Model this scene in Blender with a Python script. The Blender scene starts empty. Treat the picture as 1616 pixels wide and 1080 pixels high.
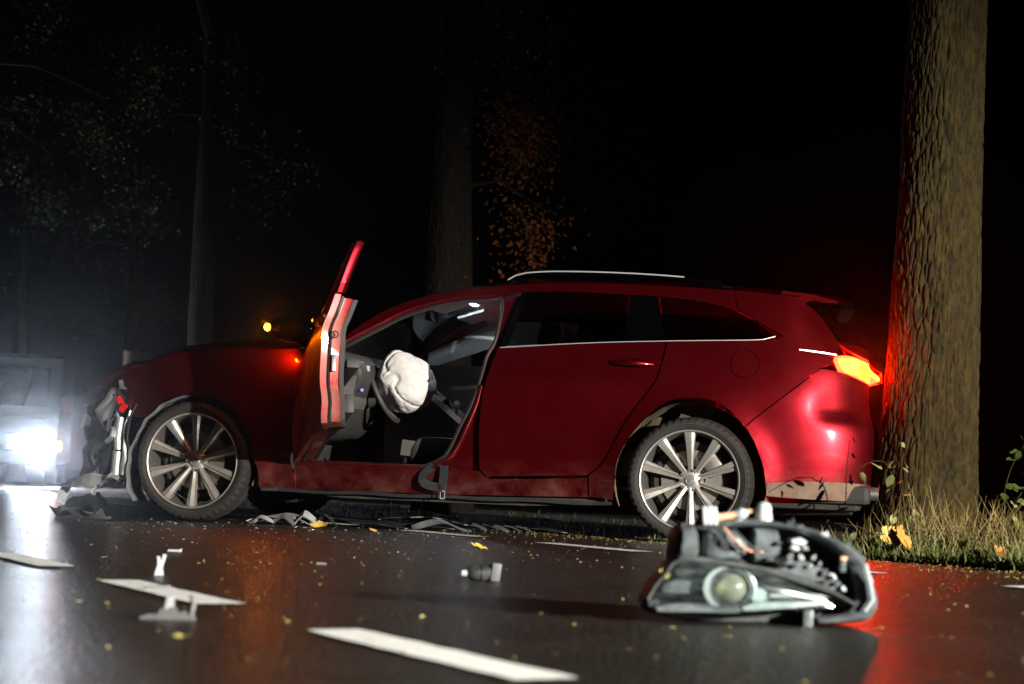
import bpy, bmesh, math, random
from mathutils import Vector, Matrix, noise
from mathutils.geometry import delaunay_2d_cdt
import bisect

random.seed(7)
SC = bpy.context.scene
COL = SC.collection
R = math.radians

# ------------------------------------------------------------------ camera, sky, light, exposure
ROLL, PITCH, CAM_H = R(1.75), R(4.003), 0.275
cam_data = bpy.data.cameras.new('camera')
cam = bpy.data.objects.new('camera', cam_data)
COL.objects.link(cam)
cam_data.lens = 70.0
cam_data.sensor_width = 36.0
cam_data.clip_start = 0.05
cam_data.clip_end = 2000
cam_data.dof.use_dof = True
cam_data.dof.focus_distance = 10.6
cam_data.dof.aperture_fstop = 4.5
cam.location = (0, 0, CAM_H)
cam.rotation_euler = (Matrix.Rotation(R(90) + PITCH, 3, 'X') @ Matrix.Rotation(ROLL, 3, 'Z')).to_euler()
SC.camera = cam

world = bpy.data.worlds.new('World')
SC.world = world
world.use_nodes = True
wn = world.node_tree
sky = wn.nodes.new('ShaderNodeTexSky')
sky.sky_type = 'NISHITA'
sky.sun_disc = False
sky.sun_elevation = R(-9)
sky.sun_rotation = R(140)
wn.links.new(sky.outputs[0], wn.nodes['Background'].inputs[0])
wn.nodes['Background'].inputs[1].default_value = 0.03

def spot(name, loc, target, power, color, angle, blend, radius):
    d = bpy.data.lights.new(name, 'SPOT')
    d.energy = power; d.color = color; d.spot_size = R(angle); d.spot_blend = blend
    d.shadow_soft_size = radius
    o = bpy.data.objects.new(name, d)
    COL.objects.link(o)
    o.location = loc
    o.rotation_euler = (Vector(target) - Vector(loc)).to_track_quat('-Z', 'Y').to_euler()
    return o

# working light of the vehicle standing beside the photographer; throws the long shadow of the headlamp
spot('working_light', (7.6, -1.6, 2.25), (1.98, 5.6, -1.82), 19000, (1.0, 0.955, 0.86), 67, 0.5, 0.07)

SC.view_settings.view_transform = 'Standard'
SC.view_settings.look = 'None'
SC.view_settings.exposure = 0.0
SC.view_settings.gamma = 1.0
SC.view_settings.use_curve_mapping = False
SC.cycles.use_denoising = True
SC.cycles.max_bounces = 8
SC.cycles.volume_bounces = 0
SC.cycles.sample_clamp_indirect = 6.0
SC.cycles.caustics_reflective = False
SC.cycles.caustics_refractive = False

# ------------------------------------------------------------------ materials
def newmat(name):
    m = bpy.data.materials.new(name)
    m.use_nodes = True
    return m, m.node_tree, m.node_tree.nodes['Principled BSDF']

def pm(name, col, rough=0.5, metal=0.0, coat=0.0, spec=0.5, var=0.0, scale=8.0, bump=0.0, bscale=60.0, emit=None, es=0.0,
       dirt=None, dirtamt=0.0, dscale=6.0, dlo=.42, dhi=.68, trans=0.0, sheen=0.0, rvar=0.0, coords='Object'):
    m, t, b = newmat(name)
    N = t.nodes; Lk = t.links
    b.inputs['Base Color'].default_value = (*col, 1)
    b.inputs['Roughness'].default_value = rough
    b.inputs['Metallic'].default_value = metal
    b.inputs['Coat Weight'].default_value = coat
    b.inputs['Coat Roughness'].default_value = 0.06
    b.inputs['Specular IOR Level'].default_value = spec
    b.inputs['Transmission Weight'].default_value = trans
    tc = N.new('ShaderNodeTexCoord')
    out = None
    if var or dirt or rvar:
        nz = N.new('ShaderNodeTexNoise'); nz.inputs['Scale'].default_value = scale; nz.inputs['Detail'].default_value = 6
        Lk.new(tc.outputs[coords], nz.inputs['Vector'])
    if var:
        mix = N.new('ShaderNodeMix'); mix.data_type = 'RGBA'
        mr = N.new('ShaderNodeMapRange'); mr.inputs[1].default_value = .3; mr.inputs[2].default_value = .7
        Lk.new(nz.outputs[0], mr.inputs[0]); Lk.new(mr.outputs[0], mix.inputs['Factor'])
        mix.inputs['A'].default_value = (*[c * (1 - var) for c in col], 1)
        mix.inputs['B'].default_value = (*[min(1, c * (1 + var)) for c in col], 1)
        out = mix.outputs['Result']
        Lk.new(out, b.inputs['Base Color'])
    if dirt:
        dn = N.new('ShaderNodeTexNoise'); dn.inputs['Scale'].default_value = dscale; dn.inputs['Detail'].default_value = 8
        dn.inputs['Roughness'].default_value = .65
        Lk.new(tc.outputs[coords], dn.inputs['Vector'])
        r2 = N.new('ShaderNodeMapRange'); r2.inputs[1].default_value = dlo; r2.inputs[2].default_value = dhi; r2.inputs[4].default_value = dirtamt
        Lk.new(dn.outputs[0], r2.inputs[0])
        mx = N.new('ShaderNodeMix'); mx.data_type = 'RGBA'
        mx.inputs['A'].default_value = (*col, 1)
        if out: Lk.new(out, mx.inputs['A'])
        mx.inputs['B'].default_value = (*dirt, 1)
        Lk.new(r2.outputs[0], mx.inputs['Factor'])
        Lk.new(mx.outputs['Result'], b.inputs['Base Color'])
        ra = N.new('ShaderNodeMapRange'); ra.inputs[3].default_value = rough; ra.inputs[4].default_value = .85
        Lk.new(r2.outputs[0], ra.inputs[0]); Lk.new(ra.outputs[0], b.inputs['Roughness'])
    elif rvar:
        ra = N.new('ShaderNodeMapRange'); ra.inputs[1].default_value = .3; ra.inputs[2].default_value = .7
        ra.inputs[3].default_value = max(0, rough - rvar); ra.inputs[4].default_value = min(1, rough + rvar)
        Lk.new(nz.outputs[0], ra.inputs[0]); Lk.new(ra.outputs[0], b.inputs['Roughness'])
    if bump:
        bn = N.new('ShaderNodeTexNoise'); bn.inputs['Scale'].default_value = bscale; bn.inputs['Detail'].default_value = 5
        Lk.new(tc.outputs[coords], bn.inputs['Vector'])
        bp = N.new('ShaderNodeBump'); bp.inputs['Strength'].default_value = bump; bp.inputs['Distance'].default_value = .02
        Lk.new(bn.outputs[0], bp.inputs['Height']); Lk.new(bp.outputs[0], b.inputs['Normal'])
    if emit:
        b.inputs['Emission Color'].default_value = (*emit, 1)
        b.inputs['Emission Strength'].default_value = es
    return m

def paint_mat():
    """dark red metallic lacquer with a film of road dust low on the body"""
    m, t, b = newmat('red_lacquer')
    N = t.nodes; Lk = t.links
    tc = N.new('ShaderNodeTexCoord')
    sep = N.new('ShaderNodeSeparateXYZ'); Lk.new(tc.outputs['Object'], sep.inputs[0])
    nz = N.new('ShaderNodeTexNoise'); nz.inputs['Scale'].default_value = 5; nz.inputs['Detail'].default_value = 9; nz.inputs['Roughness'].default_value = .7
    Lk.new(tc.outputs['Object'], nz.inputs['Vector'])
    # dust: strongest on the sill, fades upwards, broken up by noise
    zr = N.new('ShaderNodeMapRange'); zr.inputs[1].default_value = .17; zr.inputs[2].default_value = .42; zr.inputs[3].default_value = 1.0; zr.inputs[4].default_value = .03
    Lk.new(sep.outputs['Z'], zr.inputs[0])
    nr = N.new('ShaderNodeMapRange'); nr.inputs[1].default_value = .36; nr.inputs[2].default_value = .66
    Lk.new(nz.outputs[0], nr.inputs[0])
    mu = N.new('ShaderNodeMath'); mu.operation = 'MULTIPLY'; Lk.new(zr.outputs[0], mu.inputs[0]); Lk.new(nr.outputs[0], mu.inputs[1])
    m2 = N.new('ShaderNodeMath'); m2.operation = 'MULTIPLY'; m2.inputs[1].default_value = .8; Lk.new(mu.outputs[0], m2.inputs[0])
    fl = N.new('ShaderNodeTexNoise'); fl.inputs['Scale'].default_value = 900; fl.inputs['Detail'].default_value = 1
    Lk.new(tc.outputs['Object'], fl.inputs['Vector'])
    c = N.new('ShaderNodeMix'); c.data_type = 'RGBA'
    c.inputs['A'].default_value = (.12, .0009, .004, 1); c.inputs['B'].default_value = (.22, .0018, .008, 1)
    Lk.new(fl.outputs[0], c.inputs['Factor'])
    d = N.new('ShaderNodeMix'); d.data_type = 'RGBA'; d.inputs['B'].default_value = (.26, .135, .105, 1)
    Lk.new(c.outputs['Result'], d.inputs['A']); Lk.new(m2.outputs[0], d.inputs['Factor'])
    Lk.new(d.outputs['Result'], b.inputs['Base Color'])
    ro = N.new('ShaderNodeMapRange'); ro.inputs[3].default_value = .33; ro.inputs[4].default_value = .8
    Lk.new(m2.outputs[0], ro.inputs[0]); Lk.new(ro.outputs[0], b.inputs['Roughness'])
    co = N.new('ShaderNodeMapRange'); co.inputs[3].default_value = 1.0; co.inputs[4].default_value = .1
    Lk.new(m2.outputs[0], co.inputs[0]); Lk.new(co.outputs[0], b.inputs['Coat Weight'])
    b.inputs['Metallic'].default_value = .9
    b.inputs['Coat Roughness'].default_value = .07
    return m

def asphalt_mat():
    m, t, b = newmat('wet_asphalt')
    N = t.nodes; Lk = t.links
    tc = N.new('ShaderNodeTexCoord')
    big = N.new('ShaderNodeTexNoise'); big.inputs['Scale'].default_value = .9; big.inputs['Detail'].default_value = 5
    fine = N.new('ShaderNodeTexNoise'); fine.inputs['Scale'].default_value = 160; fine.inputs['Detail'].default_value = 3
    vor = N.new('ShaderNodeTexVoronoi'); vor.inputs['Scale'].default_value = 85
    for n in (big, fine, vor): Lk.new(tc.outputs['Object'], n.inputs['Vector'])
    c = N.new('ShaderNodeMix'); c.data_type = 'RGBA'; c.inputs['A'].default_value = (.006, .0055, .0045, 1); c.inputs['B'].default_value = (.045, .037, .024, 1)
    cr = N.new('ShaderNodeMapRange'); cr.inputs[1].default_value = .42; cr.inputs[2].default_value = .80
    Lk.new(fine.outputs[0], cr.inputs[0]); Lk.new(cr.outputs[0], c.inputs['Factor'])
    pt = N.new('ShaderNodeTexNoise'); pt.inputs['Scale'].default_value = 2.3; pt.inputs['Detail'].default_value = 9; pt.inputs['Roughness'].default_value = .68
    Lk.new(tc.outputs['Object'], pt.inputs['Vector'])
    pr = N.new('ShaderNodeMapRange'); pr.inputs[1].default_value = .3; pr.inputs[2].default_value = .7; pr.inputs[3].default_value = .45; pr.inputs[4].default_value = 1.25
    Lk.new(pt.outputs[0], pr.inputs[0])
    hs = N.new('ShaderNodeHueSaturation'); Lk.new(pr.outputs[0], hs.inputs['Value']); Lk.new(c.outputs['Result'], hs.inputs['Color'])
    Lk.new(hs.outputs[0], b.inputs['Base Color'])
    rr = N.new('ShaderNodeMapRange'); rr.inputs[1].default_value = .35; rr.inputs[2].default_value = .65; rr.inputs[3].default_value = .33; rr.inputs[4].default_value = .40
    Lk.new(pt.outputs[0], rr.inputs[0]); Lk.new(rr.outputs[0], b.inputs['Roughness'])
    bp = N.new('ShaderNodeBump'); bp.inputs['Strength'].default_value = .8; bp.inputs['Distance'].default_value = .008
    Lk.new(vor.outputs['Distance'], bp.inputs['Height']); Lk.new(bp.outputs[0], b.inputs['Normal'])
    b.inputs['Coat Weight'].default_value = .12
    b.inputs['Coat Roughness'].default_value = .3
    return m

def bark_mat(name, c1, c2):
    m, t, b = newmat(name)
    N = t.nodes; Lk = t.links
    tc = N.new('ShaderNodeTexCoord'); mp = N.new('ShaderNodeMapping'); mp.inputs['Scale'].default_value = (11, 11, 4.5)
    Lk.new(tc.outputs['Object'], mp.inputs[0])
    nz = N.new('ShaderNodeTexNoise'); nz.inputs['Scale'].default_value = 2.2; nz.inputs['Detail'].default_value = 8; nz.inputs['Roughness'].default_value = .7
    Lk.new(mp.outputs[0], nz.inputs['Vector'])
    c = N.new('ShaderNodeMix'); c.data_type = 'RGBA'; c.inputs['A'].default_value = (*c1, 1); c.inputs['B'].default_value = (*c2, 1)
    mr = N.new('ShaderNodeMapRange'); mr.inputs[1].default_value = .35; mr.inputs[2].default_value = .68
    Lk.new(nz.outputs[0], mr.inputs[0]); Lk.new(mr.outputs[0], c.inputs['Factor'])
    Lk.new(c.outputs['Result'], b.inputs['Base Color'])
    bp = N.new('ShaderNodeBump'); bp.inputs['Strength'].default_value = .9; bp.inputs['Distance'].default_value = .03
    Lk.new(nz.outputs[0], bp.inputs['Height']); Lk.new(bp.outputs[0], b.inputs['Normal'])
    b.inputs['Roughness'].default_value = .9
    b.inputs['Specular IOR Level'].default_value = .25
    return m

def leaf_mat(name, c1, c2, rough=.55):
    # dull leaves carry little gloss
    """colour differs from leaf to leaf through a stored per-leaf attribute"""
    m, t, b = newmat(name)
    N = t.nodes; Lk = t.links
    at = N.new('ShaderNodeAttribute'); at.attribute_name = 'tint'
    c = N.new('ShaderNodeMix'); c.data_type = 'RGBA'; c.inputs['A'].default_value = (*c1, 1); c.inputs['B'].default_value = (*c2, 1)
    Lk.new(at.outputs['Fac'], c.inputs['Factor'])
    Lk.new(c.outputs['Result'], b.inputs['Base Color'])
    b.inputs['Roughness'].default_value = rough
    b.inputs['Specular IOR Level'].default_value = .5 if rough < .8 else .12
    return m

def glass_mat(name, tint, rough=.02, dark=.5):
    """tinted pane: mostly clear with a glossy surface"""
    m, t, b = newmat(name)
    N = t.nodes; Lk = t.links
    tr = N.new('ShaderNodeBsdfTransparent'); tr.inputs[0].default_value = (*tint, 1)
    gl = N.new('ShaderNodeBsdfGlossy'); gl.inputs['Roughness'].default_value = rough
    fr = N.new('ShaderNodeFresnel'); fr.inputs['IOR'].default_value = 1.5
    mx = N.new('ShaderNodeMixShader')
    Lk.new(fr.outputs[0], mx.inputs[0]); Lk.new(tr.outputs[0], mx.inputs[1]); Lk.new(gl.outputs[0], mx.inputs[2])
    Lk.new(mx.outputs[0], N['Material Output'].inputs['Surface'])
    N.remove(b)
    return m

def scuffed_lens():
    m = glass_mat('scuffed_lens', (.88, .93, .93), .12)
    N = m.node_tree.nodes; Lk = m.node_tree.links
    out = N['Material Output']; src = out.inputs['Surface'].links[0].from_socket
    df = N.new('ShaderNodeBsdfDiffuse'); df.inputs[0].default_value = (.16, .20, .20, 1)
    tc = N.new('ShaderNodeTexCoord'); nz = N.new('ShaderNodeTexNoise'); nz.inputs['Scale'].default_value = 26; nz.inputs['Detail'].default_value = 8
    mp = N.new('ShaderNodeMapping'); mp.inputs['Scale'].default_value = (1, 1, 3); Lk.new(tc.outputs['Object'], mp.inputs[0]); Lk.new(mp.outputs[0], nz.inputs['Vector'])
    mr = N.new('ShaderNodeMapRange'); mr.inputs[1].default_value = .38; mr.inputs[2].default_value = .75; mr.inputs[3].default_value = .03; mr.inputs[4].default_value = .26
    Lk.new(nz.outputs[0], mr.inputs[0])
    mx = N.new('ShaderNodeMixShader'); Lk.new(mr.outputs[0], mx.inputs[0]); Lk.new(src, mx.inputs[1]); Lk.new(df.outputs[0], mx.inputs[2]); Lk.new(mx.outputs[0], out.inputs['Surface'])
    return m

def emit_mat(name, col, s):
    m, t, b = newmat(name)
    b.inputs['Base Color'].default_value = (*[min(.8, c) for c in col], 1)
    b.inputs['Roughness'].default_value = .2
    b.inputs['Emission Color'].default_value = (*col, 1)
    b.inputs['Emission Strength'].default_value = s
    return m

M = dict(
    lens_scuffed=scuffed_lens(),
    paint=paint_mat(),
    asphalt=asphalt_mat(),
    marking=pm('road_marking_paint', (.86, .87, .84), .6, var=.07, scale=20, dirt=(.07, .065, .05), dirtamt=.85, dlo=.60, dhi=.70, dscale=28, bump=.15, bscale=220),
    soil=pm('verge_soil', (.045, .034, .02), .95, var=.4, scale=9, bump=.8, bscale=20),
    field=pm('field_soil', (.03, .035, .015), .95, var=.4, scale=.5, bump=.6, bscale=3),
    black=pm('black_plastic', (.014, .014, .015), .5, var=.3, scale=10, bump=.05, bscale=150),
    trim=pm('gloss_black_trim', (.0008, .0008, .001), .03, spec=.3),
    under=pm('underbody', (.014, .013, .011), .7, var=.4, scale=6, dirt=(.045, .036, .026), dirtamt=.5),
    liner=pm('wheel_arch_felt', (.05, .038, .024), .95, var=.3, scale=14, dirt=(.30, .21, .10), dirtamt=.9, dscale=4, bump=.3, bscale=120),
    tyre=pm('tyre_rubber', (.010, .0095, .009), .72, var=.25, scale=12, dirt=(.032, .027, .020), dirtamt=.6, dscale=7, bump=.05, bscale=200),
    alloy=pm('alloy', (.70, .67, .62), .30, .78, dirt=(.16, .13, .10), dirtamt=.5, dscale=14),
    alloy_dark=pm('alloy_barrel', (.16, .15, .14), .5, .7, dirt=(.10, .08, .06), dirtamt=.6, dscale=10),
    steel=pm('steel', (.30, .28, .26), .42, .9, dirt=(.14, .09, .06), dirtamt=.6, dscale=12),
    chrome=pm('chrome', (.78, .78, .78), .34, .75),
    silver=pm('satin_silver', (.55, .55, .56), .3, .8),
    interior=pm('interior_trim', (.030, .028, .027), .6, var=.2, scale=20, bump=.1, bscale=300),
    interior_gray=pm('interior_gray', (.085, .08, .076), .7, var=.15, scale=15, bump=.08, bscale=300),
    headliner=pm('headliner', (.42, .43, .43), .9, var=.06, scale=10, bump=.08, bscale=250),
    seat=pm('seat_leather', (.045, .042, .040), .45, var=.2, scale=30, bump=.12, bscale=220),
    airbag=pm('airbag_nylon', (.58, .56, .54), .8, var=.04, scale=6, bump=.12, bscale=260),
    belt=pm('belt_webbing', (.010, .011, .014), .5, bump=.2, bscale=500),
    glass=glass_mat('window_glass', (.80, .84, .83)),
    tint=glass_mat('tinted_glass', (.05, .05, .05)),
    lens=glass_mat('headlamp_lens', (.86, .92, .92), .10),
    lamp_gray=pm('lamp_housing_gray', (.080, .098, .108), .36, var=.5, scale=30, dirt=(.035, .035, .03), dirtamt=.75, dscale=22, bump=.06, bscale=90),
    lamp_black=pm('lamp_housing_black', (.016, .019, .020), .42, var=.3, scale=12, dirt=(.10, .11, .11), dirtamt=.5, dscale=18),
    lamp_white=pm('lamp_white_plastic', (.42, .46, .47), .4, var=.1, scale=20),
    amber=pm('amber_plastic', (.65, .36, .22), .4),
    drl=pm('lamp_light_guide', (.34, .41, .41), .3, var=.1, scale=30),
    debris_gray=pm('broken_gray_plastic', (.10, .105, .11), .5, var=.3, scale=12, dirt=(.06, .05, .04), dirtamt=.6, dscale=14),
    debris_light=pm('broken_pale_plastic', (.34, .35, .36), .5, var=.2, scale=14, dirt=(.18, .16, .13), dirtamt=.5, dscale=16),
    bark=bark_mat('bark', (.010, .0072, .0016), (.056, .037, .0075)),
    bark_unlit=bark_mat('bark_unlit', (.004, .003, .002), (.018, .013, .007)),  # bark colour darkened so the background trunks look out of the light
    van_paint=pm('van_paint', (.002, .0025, .004), .5, spec=.2),
    sign=pm('sign_face', (.62, .60, .48), .5),
    post=pm('galvanised_post', (.3, .3, .3), .5, .7),
    litter=leaf_mat('litter', (.12, .075, .02), (.36, .31, .10)),
    glassbit=pm('glass_crumb', (.30, .32, .31), .2, spec=.8),
    grass=leaf_mat('grass_blades', (.050, .088, .010), (.20, .135, .045), .7),
    leaf_green=leaf_mat('leaf_green', (.030, .045, .010), (.06, .075, .014), .9),
    leaf_orange=leaf_mat('leaf_orange', (.06, .015, .003), (.17, .06, .012), .9),
    leaf_pale=leaf_mat('leaf_pale', (.10, .13, .035), (.30, .31, .12)),
    leaf_fallen=leaf_mat('leaf_fallen', (.36, .13, .025), (.62, .42, .09)),
    red_lens=pm('red_lens', (.35, .006, .006), .12, coat=.6),
    tail_emit=emit_mat('tail_lamp_lit', (1.0, .045, .0015), 90),
    tail_dim=emit_mat('tail_lens_lit', (1.0, .003, .0008), 190),
    ind_emit=emit_mat('indicator_lit', (1.0, .085, .0012), 190),
    mirror_emit=emit_mat('mirror_indicator_lit', (1.0, .17, .0008), 620),
    van_emit=emit_mat('van_lamps_lit', (.78, .89, 1.0), 480),
    van_amber=emit_mat('van_indicator_lit', (1.0, .20, .004), 260),
    screen=emit_mat('phone_screen_lit', (.75, .1, .35), 1.2),
    dash_blue=emit_mat('dash_telltale', (.15, .2, 1.0), 1.5),
    dome_emit=emit_mat('map_lamp_lit', (.80, .92, 1.0), 520),
)

# ------------------------------------------------------------------ helpers
def link(o, parent=None):
    COL.objects.link(o)
    if parent is not None: o.parent = parent
    return o

def mobj(name, verts, faces, mat, parent=None, smooth=True, loc=None, rot=None, mats=None, idx=None, auto=None):
    me = bpy.data.meshes.new(name)
    me.from_pydata([tuple(v) for v in verts], [], faces)
    me.update()
    for mm in (mats or [mat]): me.materials.append(M[mm] if isinstance(mm, str) else mm)
    if idx: me.polygons.foreach_set('material_index', idx)
    me.polygons.foreach_set('use_smooth', [smooth] * len(me.polygons))
    if smooth and auto is not None:
        me.set_sharp_from_angle(angle=R(auto))
    o = bpy.data.objects.new(name, me)
    if loc: o.location = loc
    if rot: o.rotation_euler = rot
    return link(o, parent)

def empty(name, loc=(0, 0, 0), rot=(0, 0, 0), parent=None):
    o = bpy.data.objects.new(name, None)
    o.empty_display_size = .1
    o.location = loc; o.rotation_euler = rot
    return link(o, parent)

def tag(o, label=None, cat=None, group=None, kind=None):
    if label: o['label'] = label
    if cat: o['category'] = cat
    if group: o['group'] = group
    if kind: o['kind'] = kind
    return o

class MB:
    """collects simple solids into one mesh"""
    def __init__(s): s.v = []; s.f = []; s.m = []
    def add(s, v, f, mi=0):
        k = len(s.v); s.v += [tuple(p) for p in v]; s.f += [tuple(i + k for i in q) for q in f]; s.m += [mi] * len(f)
        return s
    def box(s, c, d, rot=None, mi=0, ch=.0):
        bm = bmesh.new(); bmesh.ops.create_cube(bm, size=1)
        bmesh.ops.scale(bm, vec=d, verts=bm.verts)
        if ch: bmesh.ops.bevel(bm, geom=bm.edges[:], offset=ch, segments=2, affect='EDGES', profile=.6)
        if rot is not None: bmesh.ops.rotate(bm, matrix=rot, verts=bm.verts)
        bmesh.ops.translate(bm, vec=c, verts=bm.verts)
        bm.verts.index_update()
        s.add([v.co[:] for v in bm.verts], [[v.index for v in f.verts] for f in bm.faces], mi); bm.free()
        return s
    def tube(s, pts, rad, n=8, mi=0, caps=True):
        pts = [Vector(p) for p in pts]; rads = rad if isinstance(rad, (list, tuple)) else [rad] * len(pts)
        vs = []; fs = []; ref = None
        for i, p in enumerate(pts):
            d = (pts[min(i + 1, len(pts) - 1)] - pts[max(i - 1, 0)])
            d = d.normalized() if d.length > 1e-9 else Vector((0, 0, 1))
            if ref is None: ref = d.orthogonal().normalized()
            ref = (ref - d * ref.dot(d)); ref = ref.normalized() if ref.length > 1e-6 else d.orthogonal().normalized()
            q = d.cross(ref)
            for k in range(n):
                a = 2 * math.pi * k / n
                vs.append(p + (ref * math.cos(a) + q * math.sin(a)) * rads[i])
        for i in range(len(pts) - 1):
            for k in range(n):
                a = i * n + k; b = i * n + (k + 1) % n
                fs.append((a, b, b + n, a + n))
        if caps:
            fs.append(tuple(range(n - 1, -1, -1))); fs.append(tuple(range((len(pts) - 1) * n, len(pts) * n)))
        return s.add(vs, fs, mi)
    def strip(s, pts, widths, thick, up=(0, 0, 1), mi=0):
        """flat band along pts; width lies across the path in the plane normal to up"""
        pts = [Vector(p) for p in pts]; vs = []; fs = []
        for i, p in enumerate(pts):
            d = (pts[min(i + 1, len(pts) - 1)] - pts[max(i - 1, 0)]).normalized()
            u = Vector(up[i] if isinstance(up, list) else up)
            w = d.cross(u); w = w.normalized() if w.length > 1e-6 else Vector((1, 0, 0))
            nn = w.cross(d).normalized(); wd = (widths[i] if isinstance(widths, (list, tuple)) else widths) / 2
            for a, b in ((-1, -1), (1, -1), (1, 1), (-1, 1)): vs.append(p + w * wd * a + nn * thick / 2 * b)
        for i in range(len(pts) - 1):
            for k in range(4):
                a = i * 4 + k; b = i * 4 + (k + 1) % 4; fs.append((a, b, b + 4, a + 4))
        fs.append((3, 2, 1, 0)); e = (len(pts) - 1) * 4; fs.append((e, e + 1, e + 2, e + 3))
        return s.add(vs, fs, mi)
    def prism(s, outline, a, b, axis='y', mi=0, ch=0.0):
        """outline in the plane across axis, extruded from a to b; ch pulls the end caps in"""
        n = len(outline); cx = sum(p[0] for p in outline) / n; cz = sum(p[1] for p in outline) / n
        def P(p, t, k=1.0):
            x = cx + (p[0] - cx) * k; z = cz + (p[1] - cz) * k
            return (x, t, z) if axis == 'y' else ((t, x, z) if axis == 'x' else (x, z, t))
        if ch:
            ext = max(max(abs(p[0] - cx) for p in outline), max(abs(p[1] - cz) for p in outline)); k = max(.2, 1 - ch / ext); sg = 1 if b > a else -1
            rings = [(a, k), (a + ch * sg, 1), (b - ch * sg, 1), (b, k)]
        else: rings = [(a, 1), (b, 1)]
        vs = [P(p, t, k) for t, k in rings for p in outline]; fs = []
        for r in range(len(rings) - 1):
            for i in range(n):
                j = (i + 1) % n; fs.append((r * n + i, r * n + j, (r + 1) * n + j, (r + 1) * n + i))
        fs.append(tuple(range(n - 1, -1, -1))); fs.append(tuple(range((len(rings) - 1) * n, len(rings) * n)))
        return s.add(vs, fs, mi)
    def lathe(s, prof, n=48, axis='y', c=(0, 0, 0), mi=0, warp=None):
        """prof: (radius, along axis) closed or open"""
        vs = []; fs = []; m = len(prof)
        for k in range(n):
            a = 2 * math.pi * k / n
            for i, (r, t) in enumerate(prof):
                if warp: r = warp(r, t, k, i)
                x = r * math.cos(a); z = r * math.sin(a)
                vs.append((c[0] + x, c[1] + t, c[2] + z) if axis == 'y' else ((c[0] + t, c[1] + x, c[2] + z) if axis == 'x' else (c[0] + x, c[1] + z, c[2] + t)))
        for k in range(n):
            k2 = (k + 1) % n
            for i in range(m - 1):
                fs.append((k * m + i, k * m + i + 1, k2 * m + i + 1, k2 * m + i))
        return s.add(vs, fs, mi)
    def build(s, name, mat, parent=None, smooth=False, auto=35, loc=None, rot=None, mats=None, fixn=True):
        o = mobj(name, s.v, s.f, mat, parent, smooth, loc, rot, mats, s.m if mats else None, auto if smooth else None)
        if fixn:
            bm = bmesh.new(); bm.from_mesh(o.data); bmesh.ops.recalc_face_normals(bm, faces=bm.faces[:]); bm.to_mesh(o.data); bm.free()
        return o

def cat(pts, sp=.03):
    """open Catmull-Rom through pts, resampled about every sp"""
    if len(pts) == 2:
        n = max(1, int(math.dist(*pts) / sp)); return [tuple(a + (b - a) * k / n for a, b in zip(*pts)) for k in range(n)]
    out = []; n = len(pts)
    for i in range(n - 1):
        p0 = pts[max(0, i - 1)]; p1 = pts[i]; p2 = pts[i + 1]; p3 = pts[min(n - 1, i + 2)]
        m = max(1, int(math.dist(p1, p2) / sp))
        for k in range(m):
            t = k / m
            out.append(tuple(.5 * ((2 * b) + (-a + c) * t + (2 * a - 5 * b + 4 * c - d) * t * t + (-a + 3 * b - 3 * c + d) * t ** 3) for a, b, c, d in zip(p0, p1, p2, p3)))
    return out

def loop(*segs, sp=.03):
    out = []
    for s in segs: out += cat(s, sp)
    return out

def inside(p, poly):
    x, y = p; c = False; j = len(poly) - 1
    for i in range(len(poly)):
        a = poly[i]; b = poly[j]
        if (a[1] > y) != (b[1] > y) and x < (b[0] - a[0]) * (y - a[1]) / (b[1] - a[1]) + a[0]: c = not c
        j = i
    return c

def fill2d(poly, sp):
    P = [Vector(p) for p in poly]; n = len(P); edges = [(i, (i + 1) % n) for i in range(n)]
    xs = [p.x for p in P]; ys = [p.y for p in P]; pts = list(P); row = 0
    y = min(ys) + sp * .5
    while y < max(ys):
        x = min(xs) + (sp * .5 if row % 2 else 0)
        while x < max(xs):
            if inside((x, y), poly):
                q = Vector((x, y))
                if min((q - p).length_squared for p in P) > (sp * .5) ** 2: pts.append(q)
            x += sp
        y += sp * .87; row += 1
    r = delaunay_2d_cdt(pts, edges, [list(range(n))], 1, 1e-6)
    return [tuple(v) for v in r[0]], [tuple(f) for f in r[2]]

# ------------------------------------------------------------------ body surface of the car (x forward, y to the left, z up)
def smooth_tab(pts):
    pts = sorted(pts)
    xs = [p[0] for p in pts]; ys = [p[1] for p in pts]; m = []
    for i in range(len(pts)):
        a = max(0, i - 1); b = min(len(pts) - 1, i + 1); m.append((ys[b] - ys[a]) / (xs[b] - xs[a]))
    def f(x):
        if x <= xs[0]: return ys[0] + m[0] * (x - xs[0])
        if x >= xs[-1]: return ys[-1] + m[-1] * (x - xs[-1])
        i = bisect.bisect(xs, x) - 1
        h = xs[i + 1] - xs[i]; t = (x - xs[i]) / h
        return (2 * t ** 3 - 3 * t * t + 1) * ys[i] + (t ** 3 - 2 * t * t + t) * h * m[i] + (-2 * t ** 3 + 3 * t * t) * ys[i + 1] + (t ** 3 - t * t) * h * m[i + 1]
    return f

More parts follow.
